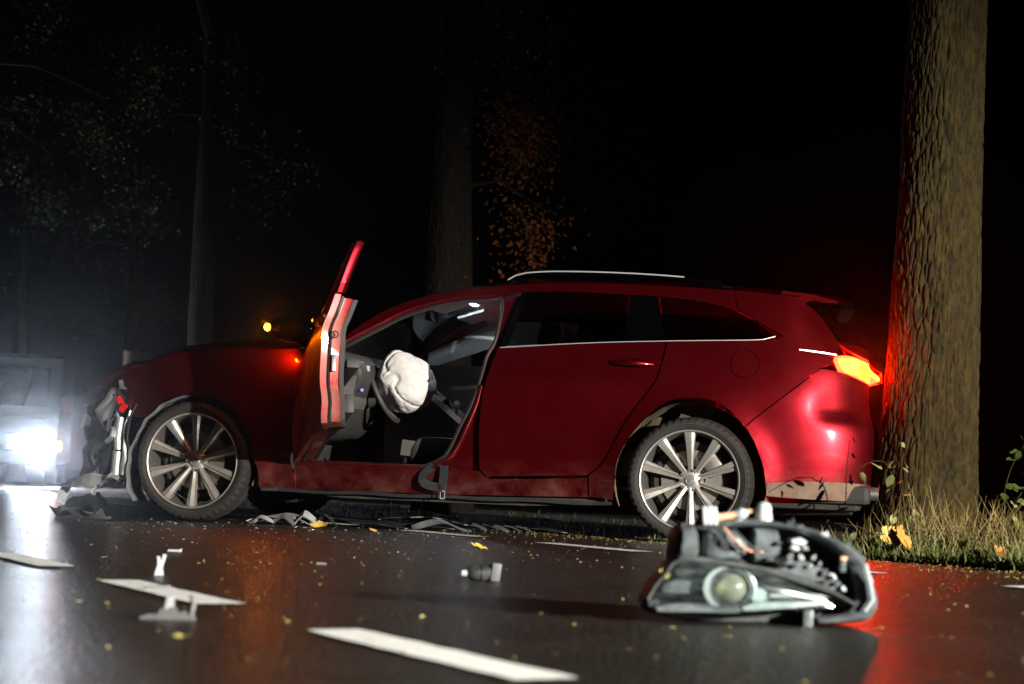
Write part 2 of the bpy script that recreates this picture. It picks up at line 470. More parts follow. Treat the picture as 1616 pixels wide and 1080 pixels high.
PLAN = [(2.35, .60), (2.2, .70), (2.05, .765), (1.9, .812), (1.7, .855), (1.375, .895), (1.0, .905), (.5, .913), (0, .918), (-.7, .918), (-1.375, .912), (-1.75, .893), (-2.0, .855), (-2.17, .795), (-2.30, .70), (-2.385, .56), (-2.44, .36), (-2.46, .18), (-2.465, 0)]
def _plan():
    P = []; n = len(PLAN)
    for i in range(n - 1):
        p0 = PLAN[max(0, i - 1)]; p1 = PLAN[i]; p2 = PLAN[i + 1]; p3 = PLAN[min(n - 1, i + 2)]
        for k in range(24):
            t = k / 24
            P.append(tuple(.5 * ((2 * b) + (-a + c) * t + (2 * a - 5 * b + 4 * c - d) * t * t + (-a + 3 * b - 3 * c + d) * t ** 3) for a, b, c, d in zip(p0, p1, p2, p3)))
    P.append(PLAN[-1]); L = [0]
    for a, b in zip(P, P[1:]): L.append(L[-1] + math.dist(a, b))
    z = next(i for i, p in enumerate(P) if p[0] <= 1e-9)
    return P, [l - L[z] for l in L]
_P, _L = _plan()
UEND = _L[-1]
def plan(u):
    i = min(max(bisect.bisect(_L, u) - 1, 0), len(_L) - 2)
    t = (u - _L[i]) / (_L[i + 1] - _L[i]); a = _P[i]; b = _P[i + 1]
    j = max(i - 6, 0); k = min(i + 7, len(_P) - 1)
    dx = _P[k][0] - _P[j][0]; dy = _P[k][1] - _P[j][1]; l = math.hypot(dx, dy)
    return a[0] + (b[0] - a[0]) * t, a[1] + (b[1] - a[1]) * t, dy / l, -dx / l
side_prof = smooth_tab([(.12, -.08), (.22, -.035), (.32, -.012), (.5, 0), (.65, 0), (.80, -.008), (.90, -.03), (.97, -.05), (1.05, -.075), (1.2, -.125), (1.35, -.185), (1.46, -.24)])
rear_prof = smooth_tab([(.12, -.14), (.25, -.05), (.4, -.01), (.55, 0), (.68, -.02), (.76, -.06), (.95, -.09), (1.03, -.13), (1.15, -.25), (1.3, -.43), (1.40, -.57), (1.46, -.66)])
def sst(a, b, x):
    t = min(max((x - a) / (b - a), 0), 1); return t * t * (3 - 2 * t)
def S(u, z, off=0.0):
    x, y, nx, ny = plan(u)
    t = sst(1.85, 2.6, u)
    d = side_prof(z) * (1 - t) + rear_prof(z) * t + off
    for cx in (1.375, -1.375):
        r = math.hypot(x - cx, z - .335)
        d += .02 * math.exp(-((r - .38) / .07) ** 2) * (1 - t)
    d -= .022 * sst(.665, .70, z) * sst(1.95, 2.12, u) * (1 - sst(.70, .95, z))     # step along the bumper
    d += .012 * math.exp(-((z - (.80 + .05 * (x + 1)) ) / .05) ** 2) * (1 - t) * sst(-1.6, -.5, x) * (1 - sst(.2, .9, x))
    d -= .010 * math.exp(-((z - .47) / .06) ** 2) * sst(-.95, -.4, x) * (1 - sst(.2, .7, x))
    return (x + nx * d, y + ny * d, z)

def panel_geo(mb, outline, off=0.0, thick=.022, sp=.05, side=1, warp=None, mi=0):
    """outline of (u, z) on the body surface -> skin with a folded-in edge; u = -x along the flank"""
    v2, f2 = fill2d(outline, sp)
    n = len(outline)
    def mp(p, o):
        q = Vector(S(p[0], p[1], o))
        if warp: q = warp(q)
        q.y *= side
        return q
    vs = [mp(p, off) for p in v2]
    a = [vs[i] for i in f2[0]]
    # outward = away from the car's axis
    fs = []
    for f in f2:
        p, q, r = (vs[i] for i in f); nn = (q - p).cross(r - p); c = (p + q + r) / 3
        pl = plan(v2[f[0]][0]); outv = Vector((pl[2], pl[3] * side, .15))
        fs.append(f if nn.dot(outv) > 0 else (f[0], f[2], f[1]))
    mb.add(vs, fs, mi)
    cx = sum(p[0] for p in outline) / n; cz = sum(p[1] for p in outline) / n
    r1 = [mp(p, off) for p in outline]
    def shrink(p, k):
        d = math.hypot(p[0] - cx, p[1] - cz) or 1; return (p[0] - (p[0] - cx) / d * k, p[1] - (p[1] - cz) / d * k)
    r2 = [mp(shrink(p, .004), off - thick) for p in outline]
    ff = [(i, (i + 1) % n, n + (i + 1) % n, n + i) for i in range(n)]
    mb.add(r1 + r2, ff, mi)

TREE = (2.196, 10.55)
def dent(q):
    """bodywork pressed in where the trunk stands"""
    d = Vector((TREE[0] + .2118, TREE[1] - 11.5854, 0)); a = -R(168)
    tx = d.x * math.cos(a) - d.y * math.sin(a); ty_ = d.x * math.sin(a) + d.y * math.cos(a)
    v = Vector((q.x - tx, q.y - ty_)); rr = .31 + .05 * math.exp(-max(q.z, 0) / .2)
    if v.length < rr:
        v = v.normalized() * (rr - .25 * (rr - v.length)); return Vector((max(q.x, tx + v.x), ty_ + v.y if False else q.y, q.z)) if v.x > 0 else Vector((tx + math.sqrt(max(0, rr * rr - (q.y - ty_) ** 2)), q.y, q.z))
    return q
def panel(name, outline, mat, parent, both=False, side=1, **k):
    mb = MB(); panel_geo(mb, outline, side=side, **k)
    k.pop('warp', None) if both else None
    if both: panel_geo(mb, outline, side=-side, **k)
    return mobj(name, mb.v, mb.f, mat, parent, True, auto=40)

X = lambda pts: [(-a, b) for a, b in pts]      # (x, z) -> (u, z)

# ------------------------------------------------------------------ the setting: field, verge, road, markings
T = Vector((-.42807, .90375, 0)); NRM = Vector((.90375, .42807, 0))      # along the road, and across it to the far verge
def road_pt(s, t, z=0.0): return NRM * s + T * t + Vector((0, 0, z))

def sheet(name, s0, s1, t0, t1, z, mat, ns=2, nt=2, zf=None):
    vs = []; fs = []
    for i in range(ns + 1):
        for j in range(nt + 1):
            s = s0 + (s1 - s0) * i / ns; t = t0 + (t1 - t0) * j / nt
            vs.append(road_pt(s, t, z + (zf(s, t) if zf else 0)))
    for i in range(ns):
        for j in range(nt):
            a = i * (nt + 1) + j; fs.append((a, a + nt + 1, a + nt + 2, a + 1))
    return mobj(name, vs, fs, mat)

g = bpy.data.meshes.new('ground'); g.from_pydata([(-900, -900, -.16), (900, -900, -.16), (900, 900, -.16), (-900, 900, -.16)], [], [(0, 1, 2, 3)])
g.materials.append(M['field']); ground = link(bpy.data.objects.new('ground', g)); tag(ground, kind='structure')
road = sheet('road', -2.5, 4.85, -40, 160, 0.0, 'asphalt', 2, 40); tag(road, kind='structure')
def verge_z(s, t):
    e = sst(4.8, 5.5, s)
    return -.004 - .026 * sst(4.8, 5.4, s) * (1 - sst(5.2, 7.0, s) * .2) + .03 * e * noise.noise(Vector((s * 1.7, t * 1.7, 0))) * sst(5.6, 6.5, s) - .12 * sst(8, 11, s)
verge = sheet('verge', 4.83, 12, -14, 40, 0.0, 'soil', 60, 160, verge_z); tag(verge, kind='structure')
near = sheet('verge', -9, -2.48, -14, 60, 0.0, 'soil', 12, 40, lambda s, t: -.01 + .02 * noise.noise(Vector((s, t, 4)))); tag(near, kind='structure')

def dash(s, w, t0, t1, skew=0.0):
    a = .0
    pts = []
    n = 12
    rnd = lambda: random.uniform(-.004, .004)
    for k in range(n + 1): pts.append(road_pt(s - w / 2 + rnd(), t0 + (t1 - t0) * k / n + (rnd() * 3 if k in (0, n) else 0), .004))
    for k in range(n, -1, -1): pts.append(road_pt(s + w / 2 + rnd(), t0 + (t1 - t0) * k / n + (rnd() * 3 if k in (0, n) else 0), .004))
    m = len(pts) - 1
    fs = [(k, m - k, m - k - 1, k + 1) for k in range(n)]
    o = mobj('road_marking', pts, fs, 'marking', None, False)
    return tag(o, kind='structure')
for k in range(12): dash(1.25, .105, 2.49 + 1.52 * k, 3.35 + 1.52 * k)
for k in range(-1, 12): dash(4.03, .11, 5.57 + 1.62 * (k - 1), 6.49 + 1.62 * (k - 1))

# ------------------------------------------------------------------ the crashed estate car
car = empty('estate_car', (-.2118, 11.5854, -.0126), (0, 0, 0))
car.rotation_euler = (Matrix.Rotation(R(168), 3, 'Z') @ Matrix.Rotation(R(-.55), 3, 'Y')).to_euler()
tag(car, 'dark red estate car with smashed front and open driver door, backed against a tree', 'car')

def hashn(*a): return noise.noise(Vector(a))

# --- front wing, crumpled towards the nose
def crumple(q):
    k = sst(1.45, 2.0, q.x)
    return q + Vector((.03 * hashn(q.x * 7, q.z * 9, 1), -.06 * k + .05 * k * hashn(q.x * 9, q.z * 9, 3), .035 * k * hashn(q.x * 8, q.z * 8, 8)))
fender_l = loop(X([(.985, .20), (.80, .205)]), X([(.80, .205), (.795, .5), (.775, .75), (.735, .975)]),
                X([(.735, .975), (1.07, .958), (1.236, .952), (1.485, .928), (1.638, .898), (1.775, .848), (1.912, .788), (2.02, .70)]),
                X([(2.02, .70), (1.96, .69), (1.93, .64), (1.86, .655), (1.82, .59), (1.75, .56)]),
                X([(1.75, .56), (1.70, .56), (1.63, .612), (1.529, .68), (1.361, .705), (1.209, .659), (1.089, .539), (1.017, .387), (.985, .20)]), sp=.035)
panel('front_wing', fender_l, 'paint', car, warp=crumple, sp=.045)
panel('front_wing', fender_l, 'paint', car, side=-1, warp=crumple, sp=.05)
# arch lip in dull black with scuffs
def arch_lip(cx, r0, r1, a0, a1, mat, name, off=.004, side=1, warp=None):
    pts = []; n = 26
    for k in range(n + 1):
        a = R(a0 + (a1 - a0) * k / n); pts.append((-(cx + r1 * math.cos(a)), .335 + r1 * math.sin(a)))
    for k in range(n, -1, -1):
        a = R(a0 + (a1 - a0) * k / n); pts.append((-(cx + r0 * math.cos(a)), .335 + r0 * math.sin(a)))
    return panel(name, pts, mat, car, off=off, sp=.03, side=side, thick=.05, warp=warp)

# --- bonnet
hood_edge = smooth_tab([(.72, .985), (1.07, .972), (1.236, .967), (1.485, .944), (1.638, .915), (1.775, .866), (1.912, .806), (2.03, .722)])
def bonnet():
    vs = []; fs = []; nx, ny = 46, 40
    for i in range(nx + 1):
        x = .80 + (2.03 - .80) * i / nx
        for j in range(ny + 1):
            v = -1 + 2 * j / ny
            z0 = hood_edge(x); w = S(-x, z0 - .02)[1] - .012
            k = sst(1.35, 2.0, x)
            y = v * w * (1 - .06 * k)
            z = z0 + .075 * (1 - abs(v) ** 2.4) * (1 - .4 * k) - .012 * (abs(v) > .985)
            z += .018 * math.exp(-((abs(v) - .62) / .06) ** 2) * (1 - k)
            z += k * (.05 * hashn(x * 5, y * 4, 2) + .045 * abs(hashn(x * 11, y * 9, 6)))
            xx = x + .06 * k * hashn(y * 6, z * 3, 9) + .03 * k
            vs.append((xx, y, z))
    for i in range(nx):
        for j in range(ny):
            a = i * (ny + 1) + j; fs.append((a, a + ny + 1, a + ny + 2, a + 1))
    n0 = len(vs)
    # turned-down rim
    ring = [i * (ny + 1) for i in range(nx + 1)] + [nx * (ny + 1) + j for j in range(1, ny + 1)] + [i * (ny + 1) + ny for i in range(nx - 1, -1, -1)]
    for r in ring: x, y, z = vs[r]; vs.append((x, y * .985, z - .02))
    for k in range(len(ring) - 1): fs.append((ring[k], ring[k + 1], n0 + k + 1, n0 + k))
    return vs, fs
bv, bf = bonnet()
mobj('bonnet', bv, bf, 'paint', car, True, auto=42)
mb = MB().prism([(.86, .97), (.74, .985), (.70, .93), (.86, .92)], -.70, .70)
mb.build('cowl_panel', 'black', car)

# --- rear doors
rear_door = loop(X([(-.292, .312), (-.252, .35), (-.243, .62), (-.268, .826), (-.312, 1.0)]), X([(-.312, 1.0), (-.807, 1.040), (-1.215, 1.060)]),
                 X([(-1.215, 1.060), (-1.200, .956), (-1.166, .839), (-1.062, .692), (-1.007, .604), (-.914, .417), (-.831, .34)]), X([(-.831, .34), (-.5, .323), (-.292, .312)]), sp=.035)
for sd in (1, -1):
    rd = panel('rear_door', rear_door, 'paint', car, side=sd)
    h = MB()
    pts = [Vector(S(.935 + .225 * k / 10, .945 - .010 * k / 10, .012 + .030 * math.sin(math.pi * k / 10))) for k in range(11)]
    h.tube(pts, [.010, .015, .018, .018, .018, .018, .017, .016, .014, .012, .009], 10)
    hv = [(x, y * sd, z) for x, y, z in h.v]
    mobj('door_handle', hv, h.f, 'paint', rd, True, auto=60)
    cup = MB(); cpts = [(1.05 + .075 * math.cos(a), .942 + .024 * math.sin(a)) for a in [2 * math.pi * k / 20 for k in range(20)]]
    panel('handle_recess', cpts, 'trim', rd, side=sd, off=.0015, thick=.01, sp=.03)

# --- quarter panels with the D-pillar
quarter = loop(X([(-1.225, 1.062), (-1.210, .956), (-1.176, .839), (-1.072, .692), (-1.017, .604), (-.924, .417), (-.842, .338)]),
               X([(-.842, .338), (-.846, .23)]), X([(-.846, .23), (-.968, .215)]),
               X([(-.968, .215), (-.978, .30), (-.991, .432), (-1.072, .578), (-1.181, .695), (-1.263, .748), (-1.39, .765), (-1.503, .749), (-1.60, .685), (-1.655, .628)]),
               X([(-1.655, .628), (-1.75, .712), (-2.04, .945)]), [(2.04, .945), (2.12, .97), (2.14, 1.02)], [(2.14, 1.02), (2.19, 1.08), (2.08, 1.22), (1.95, 1.305), (1.88, 1.33)],
               [(1.88, 1.33), (1.70, 1.345), (1.57, 1.352)], [(1.57, 1.352), (1.60, 1.245), (1.66, 1.213), (1.76, 1.155), (1.815, 1.13)], X([(-1.815, 1.13), (-1.845, 1.108), (-1.735, 1.083), (-1.225, 1.062)]), sp=.035)
qp = None
for sd in (1, -1):
    q = panel('quarter_panel', quarter, 'paint', car, side=sd)
    if sd == 1: qp = q
# fuel flap ring on the left quarter
ring = MB()
n = 40
vs = []
for r_ in (.077, .0745):
    for k in range(n):
        a = 2 * math.pi * k / n; vs.append(S(1.64 + r_ * math.cos(a) * 1.0, .955 + r_ * math.sin(a), .0012))
ring.add(vs, [(k, (k + 1) % n, n + (k + 1) % n, n + k) for k in range(n)])
ring.build('fuel_flap', 'trim', qp, fixn=False)
cap = [(1.64 + .0735 * math.cos(2 * math.pi * k / 30), .955 + .0735 * math.sin(2 * math.pi * k / 30)) for k in range(30)]
panel('fuel_flap', cap, 'paint', qp, off=.003, thick=.004, sp=.03)

# --- cant rail and A-pillar, B-pillar jamb, sills
rail_low = [(.70, .935), (.586, .985), (.381, 1.100), (.227, 1.183), (.037, 1.243), (-.124, 1.271), (-.261, 1.282), (-.41, 1.323), (-.707, 1.326), (-1.0, 1.316), (-1.156, 1.312), (-1.367, 1.290), (-1.512, 1.262), (-1.60, 1.238)]
rail_up = [(.74, .955), (.59, 1.020), (.438, 1.138), (.285, 1.228), (.125, 1.283), (-.036, 1.316), (-.199, 1.342), (-.321, 1.356), (-.62, 1.376), (-1.0, 1.376), (-1.3, 1.365), (-1.565, 1.353)]
for sd in (1, -1):
    panel('roof_pillar', loop(X(rail_low), X([(-1.60, 1.238), (-1.565, 1.353)]), X(rail_up[::-1]), X([(.74, .955), (.70, .935)]), sp=.03), 'paint', car, side=sd, off=-.006 if sd == 1 else 0, thick=.05, sp=.03)
jamb = loop(X([(-.300, 1.262), (-.285, 1.056), (-.246, .957), (-.226, .828), (-.185, .701), (-.125, .573), (-.066, .446), (-.026, .397), (.07, .352)]), X([(.07, .352), (-.30, .30)]),
            X([(-.30, .30), (-.26, .36), (-.25, .62), (-.276, .826), (-.318, 1.0), (-.42, 1.315)]), X([(-.42, 1.315), (-.300, 1.262)]), sp=.03)
for sd in (1, -1):
    bp_ = panel('door_pillar', jamb, 'paint', car, side=sd, off=-.045, thick=.09, sp=.035)
seal = MB()
for o_, z_ in ((-.040, 0),):
    pts = [S(-x, z, -.043) for x, z in cat([(.07, .352), (-.026, .397), (-.066, .446), (-.125, .573), (-.185, .701), (-.226, .828), (-.246, .957), (-.285, 1.056), (-.300, 1.262), (-.26, 1.278), (-.124, 1.262), (.037, 1.234), (.227, 1.174), (.381, 1.090), (.586, .975)], .02)]
    seal.tube(pts, .010, 6)
seal.build('door_seal', 'black', car, True)
bead = MB().tube([S(-x, z, -.012) for x, z in cat([(.66, .972), (.586, 1.000), (.381, 1.116), (.227, 1.201), (.037, 1.262), (-.124, 1.292), (-.30, 1.306)], .03)], .015, 10)
bead.build('aperture_flange', 'paint', car, True, 80)
bead = MB().tube([S(-x, z, -.035) for x, z in cat([(-.236, .80), (-.215, .70), (-.165, .573), (-.105, .446), (-.065, .397), (.03, .362)], .03)], .013, 10)
bead.build('aperture_flange', 'paint', car, True, 80)
bead = MB().tube([S(-x, z, -.022) for x, z in cat([(.785, .338), (.70, .350), (.06, .348), (-.22, .338)], .05)], .013, 10)
bead.build('aperture_flange', 'paint', car, True, 80)
sill = loop(X([(.80, .205), (.79, .335)]), X([(.79, .335), (.70, .352), (.06, .350), (-.25, .338), (-.30, .300)]), X([(-.30, .300), (-.60, .312), (-.838, .328)]), X([(-.838, .328), (-.846, .225)]), X([(-.846, .225), (0, .208), (.80, .205)]), sp=.035)
for sd in (1, -1):
    panel('sill', sill, 'paint', car, side=sd, off=-.012, thick=.12, sp=.04)
    st = MB().strip([(x, sd * (S(-x, .33)[1] - .075), .349 + .002 * (x > .2)) for x in [.78 - .09 * k for k in range(10)]], .12, .012)
    st.build('sill_plate', 'paint', car)
    mb = MB()
    for x0, x1, z in ((.98, -.96, .194),):
        mb.strip([(x0 + (x1 - x0) * k / 20, sd * (S(-(x0 + (x1 - x0) * k / 20), .22)[1] - .025 - (.2 - z) * .6), z + .003 * math.sin(k * 1.3)) for k in range(21)], .05, .018)
    mb.build('sill_flange', 'black', car)

# --- rear bumper, tailgate, lamps
bumper = loop(X([(-1.705, .55), (-1.758, .41), (-1.773, .282)]), [(1.773, .282), (1.95, .275), (2.3, .285), (UEND, .30)], [(UEND, .30), (UEND, .735)],
              [(UEND, .735), (2.75, .745), (2.55, .80), (2.45, .865)], [(2.45, .865), (2.30, .898), (2.17, .93), (2.048, .942)], [(2.048, .942), (1.754, .707), (1.660, .622)], X([(-1.660, .622), (-1.705, .55)]), sp=.04)
rb = panel('rear_bumper', bumper, 'paint', car, both=True, sp=.04, warp=dent)
val = loop([(1.775, .335), (2.0, .352), (2.3, .350), (2.55, .335), (UEND, .335)], [(UEND, .335), (UEND, .262)], [(UEND, .262), (2.3, .258), (1.95, .262), (1.775, .27)], [(1.775, .27), (1.775, .335)], sp=.04)
mb = MB(); panel_geo(mb, val, off=.006, sp=.04, warp=dent); panel_geo(mb, val, off=.006, sp=.04, side=-1)
mobj('valance', mb.v, mb.f, pm('dusty_valance', (.07, .004, .007), .5, var=.3, scale=7, dirt=(.20, .15, .095), dirtamt=.95, dscale=3.2, bump=.2, bscale=90), rb, True, auto=40)
mb = MB().tube([Vector(S(2.40, .30)) + Vector((.04, 0, 0)), Vector(S(2.40, .30)) + Vector((-.03, .0, 0))], .036, 16)
mb.lathe([(.036, 0), (.030, -.001), (.028, .05)], 16, 'x', S(2.40, .30))
mb.build('exhaust_tip', 'steel', car, True)
gate_l = loop([(2.20, 1.08), (2.30, 1.035), (2.72, .955), (2.72, .90), (2.47, .86), (2.57, .80), (2.76, .752), (UEND, .745)], [(UEND, .745), (UEND, 1.06)], [(UEND, 1.06), (2.7, 1.065), (2.20, 1.09)], sp=.04)
tg = panel('tailgate', gate_l, 'paint', car, both=True, sp=.04, warp=dent)
gwin = loop([(2.17, 1.10), (2.7, 1.075), (UEND, 1.07)], [(UEND, 1.07), (UEND, 1.30)], [(UEND, 1.30), (2.4, 1.30), (1.98, 1.30), (2.17, 1.10)], sp=.05)
mb = MB(); panel_geo(mb, gwin, off=-.01, sp=.06, warp=dent); panel_geo(mb, gwin, off=-.01, sp=.06, side=-1)
mobj('rear_window', mb.v, mb.f, 'tint', tg, True, auto=40)
def spoiler():
    vs = []; fs = []; n = 24
    for j in range(n + 1):
        y = -.60 + 1.2 * j / n; bow = .06 * (1 - (y / .6) ** 2)
        dz = .045 * (1 - (y / .62) ** 2)
        for dx, dzz in ((-1.80, .335), (-1.97, .318), (-2.09, .285), (-2.10, .272), (-1.95, .278), (-1.80, .29)):
            vs.append((dx - bow * (dx < -1.9), y, 1.03 + dzz + dz))
    for j in range(n):
        for k in range(6):
            a = j * 6 + k; b = j * 6 + (k + 1) % 6; fs.append((a, b, b + 6, a + 6))
    fs += [tuple(range(5, -1, -1)), tuple(range(n * 6, n * 6 + 6))]
    return vs, fs
v_, f_ = spoiler()
mobj('roof_spoiler', v_, f_, 'paint', tg, True, auto=40)

for sd in (1, -1):
    lens_o = loop([(2.145, 1.012), (2.22, 1.022), (2.35, 1.012), (2.55, .975), (2.70, .935)], [(2.70, .935), (2.70, .905)], [(2.70, .905), (2.46, .868), (2.30, .902), (2.18, .935)], [(2.18, .935), (2.145, 1.012)], sp=.025)
    tl = panel('tail_light', lens_o, 'tail_dim' if sd == 1 else 'red_lens', car, side=sd, off=-.012, thick=.05, sp=.03, warp=dent if sd == 1 else None)
    if sd == 1:
        panel('indicator', loop([(2.165, .998), (2.24, 1.006), (2.31, 1.003)], [(2.31, 1.003), (2.30, .918)], [(2.30, .918), (2.21, .938)], [(2.21, .938), (2.165, .998)], sp=.02), 'ind_emit', tl, warp=dent, off=.0, thick=.012, sp=.02)
        panel('light_strip', loop([(2.33, .999), (2.45, .985), (2.58, .955), (2.69, .925)], [(2.69, .925), (2.69, .912)], [(2.69, .912), (2.57, .938), (2.45, .965), (2.33, .980)], [(2.33, .980), (2.33, .999)], sp=.02), 'tail_emit', tl, warp=dent, off=.0, thick=.012, sp=.02)
        panel('lower_lamp', loop([(2.315, .965), (2.42, .945)], [(2.42, .945), (2.43, .885)], [(2.43, .885), (2.315, .905)], [(2.315, .905), (2.315, .965)], sp=.02), emit_mat('tail_amber_lit', (1.0, .03, .0012), 90), tl, warp=dent, off=.0, thick=.012, sp=.02)
strip_l = MB().strip([S(1.93 + .22 * k / 8, 1.040 - .018 * k / 8, .006) for k in range(9)], .006, .006, up=(0, 1, 0))
strip_l.build('chrome_strip', 'chrome', car)

# --- side glass, frames, brightwork
belt = [(-.32, 1.004), (-.807, 1.043), (-1.24, 1.065), (-1.735, 1.087)]
rglass = loop(X([(-.36, 1.018), (-.807, 1.05), (-.985, 1.058)]), X([(-.985, 1.058), (-.998, 1.318)]), X([(-.998, 1.318), (-.707, 1.326), (-.44, 1.322)]), X([(-.44, 1.322), (-.36, 1.018)]), sp=.05)
qglass = loop(X([(-1.215, 1.072), (-1.735, 1.093), (-1.79, 1.108)]), X([(-1.79, 1.108), (-1.74, 1.150), (-1.65, 1.205), (-1.512, 1.262), (-1.367, 1.288), (-1.165, 1.306)]), X([(-1.165, 1.306), (-1.215, 1.072)]), sp=.05)
cpil = loop(X([(-.99, 1.056), (-1.21, 1.068)]), X([(-1.21, 1.068), (-1.158, 1.308)]), X([(-1.158, 1.308), (-1.003, 1.316)]), X([(-1.003, 1.316), (-.99, 1.056)]), sp=.05)
bpil = loop(X([(-.318, 1.008), (-.36, 1.018)]), X([(-.36, 1.018), (-.44, 1.320)]), X([(-.44, 1.320), (-.41, 1.320)]), X([(-.41, 1.320), (-.318, 1.008)]), sp=.05)
fglass = loop(X([(.62, .985), (-.31, 1.0)]), X([(-.31, 1.0), (-.305, 1.27)]), X([(-.305, 1.27), (-.124, 1.274), (.037, 1.245), (.227, 1.184), (.381, 1.1), (.60, .99)]), X([(.60, .99), (.62, .985)]), sp=.05)
for sd in (1, -1):
    panel('side_window', rglass, 'tint', car, side=sd, off=-.012, thick=.004)
    panel('side_window', qglass, 'tint', car, side=sd, off=-.010, thick=.004)
    panel('pillar_trim', cpil, 'trim', car, side=sd, off=-.008, thick=.02)
    panel('pillar_trim', bpil, 'trim', car, side=sd, off=-.008, thick=.02)
    mb = MB().strip([tuple(c * (sd if i == 1 else 1) for i, c in enumerate(S(-x, z, .002))) for x, z in cat([(-.325, 1.006), (-.807, 1.044), (-1.24, 1.066), (-1.60, 1.080), (-1.735, 1.088), (-1.80, 1.106), (-1.825, 1.122)], .04)], .004, .008, up=(0, 1, 0))
    mb.build('window_brightwork', 'chrome', car)
    # roof rail
    rp = cat([(-.32, 1.378), (-.36, 1.402), (-.42, 1.418), (-.62, 1.430), (-1.0, 1.426), (-1.327, 1.408), (-1.45, 1.385), (-1.60, 1.362)], .05)
    mb = MB().tube([(x, sd * (S(-x, 1.34)[1] - .045), z) for x, z in rp], (.012), 8)
    for x in (-.40, -1.0, -1.45):
        mb.box((x, sd * (S(-x, 1.34)[1] - .045), 1.388), (.07, .016, .045))
    rr_ = mb.build('roof_rail', 'trim', car, True)
    mb = MB().strip([(x, sd * (S(-x, 1.34)[1] - .036), z + .010) for x, z in rp[:-5]], .007, .008, up=(0, 1, 0)); mb.build('rail_highlight', 'chrome', rr_)  # bright strip laid on as the highlight along the rail's top edge

# --- roof, windscreen
top = smooth_tab([(.15, 1.28), (-.036, 1.322), (-.199, 1.348), (-.321, 1.360), (-.62, 1.380), (-1.0, 1.380), (-1.3, 1.369), (-1.6, 1.353), (-1.9, 1.33), (-2.0, 1.318)])
vs = []; fs = []; nx, ny = 30, 24
for i in range(nx + 1):
    x = .10 - 2.0 * i / nx; w = S(-min(-x, 99) if False else -x, min(top(x), 1.36))[1] - .004
    for j in range(ny + 1):
        v = -1 + 2 * j / ny; vs.append((x, v * w, top(x) + .075 * (1 - abs(v) ** 2.2) - .004))
for i in range(nx):
    for j in range(ny):
        a = i * (ny + 1) + j; fs.append((a, a + 1, a + ny + 2, a + ny + 1))
mobj('roof', vs, fs, 'paint', car, True)
vs2 = [(x, y * .97, z - .035) for x, y, z in vs]
hl = mobj('headliner', vs2, [f[::-1] for f in fs], 'headliner', car, True)
# windscreen between the A-pillars
vs = []; fs = []; n = 16
apil = cat([(.735, .968), (.59, 1.018), (.438, 1.136), (.285, 1.226), (.10, 1.292)], .06) + [(.10, 1.292)]
for x, z in apil:
    w = S(-x, z)[1] - .02
    for j in range(n + 1):
        v = -1 + 2 * j / n; b_ = 1 - v * v; vs.append((x + .16 * b_ * sst(.1, .7, x) + .02 * b_, v * w, z + .055 * b_ * (1 - .5 * sst(.3, .7, x))))
for i in range(len(apil) - 1):
    for j in range(n):
        a = i * (n + 1) + j; fs.append((a, a + 1, a + n + 2, a + n + 1))
mobj('windscreen', vs, fs, 'glass', car, True)

# --- right front door stays shut (seen from inside)
fdoor = loop(X([(.79, .338), (.78, .6), (.765, .80), (.725, .965)]), X([(.725, .965), (.60, .985), (-.308, 1.0)]), X([(-.308, 1.0), (-.264, .826), (-.238, .62), (-.247, .35), (-.285, .315)]), X([(-.285, .315), (.1, .345), (.79, .338)]), sp=.035)
rfd = panel('front_door', fdoor, 'paint', car, side=-1)
panel('side_window', fglass, 'glass', rfd, side=-1, off=-.012, thick=.004)
tr = MB(); panel_geo(tr, [(u * .96 - .008, .36 + (z - .31) * .93) for u, z in fdoor], off=-.10, side=-1, thick=-.06)
mobj('door_trim', tr.v, tr.f, 'interior', rfd, True, auto=40)

# --- left front door, swung open on its hinge
HX, HY = .79, .885
OPEN = R(-64)
def rel(v): return [(x - HX, y - HY, z - .6) for x, y, z in v]
mb = MB(); panel_geo(mb, fdoor, sp=.04, thick=.03)
fd = mobj('front_door', rel(mb.v), mb.f, 'paint', car, True, loc=(HX, HY, .6), auto=40)
fd.rotation_euler = (Matrix.Rotation(OPEN, 3, 'Z') @ Matrix.Rotation(R(10.5), 3, 'Y')).to_euler()
tag(fd, 'driver door swung wide open, its lit edge facing out')
# inner shell with the stepped shut face
def inset(o, k):
    n = len(o); cx = sum(p[0] for p in o) / n; cz = sum(p[1] for p in o) / n
    out = []
    for p in o:
        d = math.hypot(p[0] - cx, p[1] - cz); out.append((p[0] - (p[0] - cx) / d * k, p[1] - (p[1] - cz) / d * k))
    return out
def ringgeo(mb, o, levels):
    """levels: (inset, offset) rings bridged one after another"""
    n = len(o); base = []
    for k, off in levels: base += [S(p[0], p[1], off) for p in inset(o, k)]
    fs = []
    for r in range(len(levels) - 1):
        for i in range(n):
            j = (i + 1) % n; fs.append((r * n + i, r * n + j, (r + 1) * n + j, (r + 1) * n + i))
    mb.add(base, fs)
mb = MB(); ringgeo(mb, fdoor, [(.004, -.028), (.022, -.032), (.026, -.050), (.030, -.095), (.036, -.103)])
mobj('shut_face', rel(mb.v), mb.f, 'paint', fd, True, auto=30)
mb = MB(); ringgeo(mb, fdoor, [(.020, -.036), (.014, -.044), (.022, -.054)])
mobj('door_seal', rel(mb.v), mb.f, 'black', fd, True, auto=60)
mb = MB(); panel_geo(mb, inset(fdoor, .034), off=-.125, thick=-.03, sp=.05)
v_ = rel(mb.v)
dt = mobj('door_trim', v_, mb.f, 'interior', fd, True, auto=40)
mb = MB().box((.30, .70, .74), (.46, .07, .05), ch=.012).box((.25, .735, .50), (.60, .05, .10), ch=.015)
mb.v = rel(mb.v); mb.build('arm_rest', 'interior', fd, True)
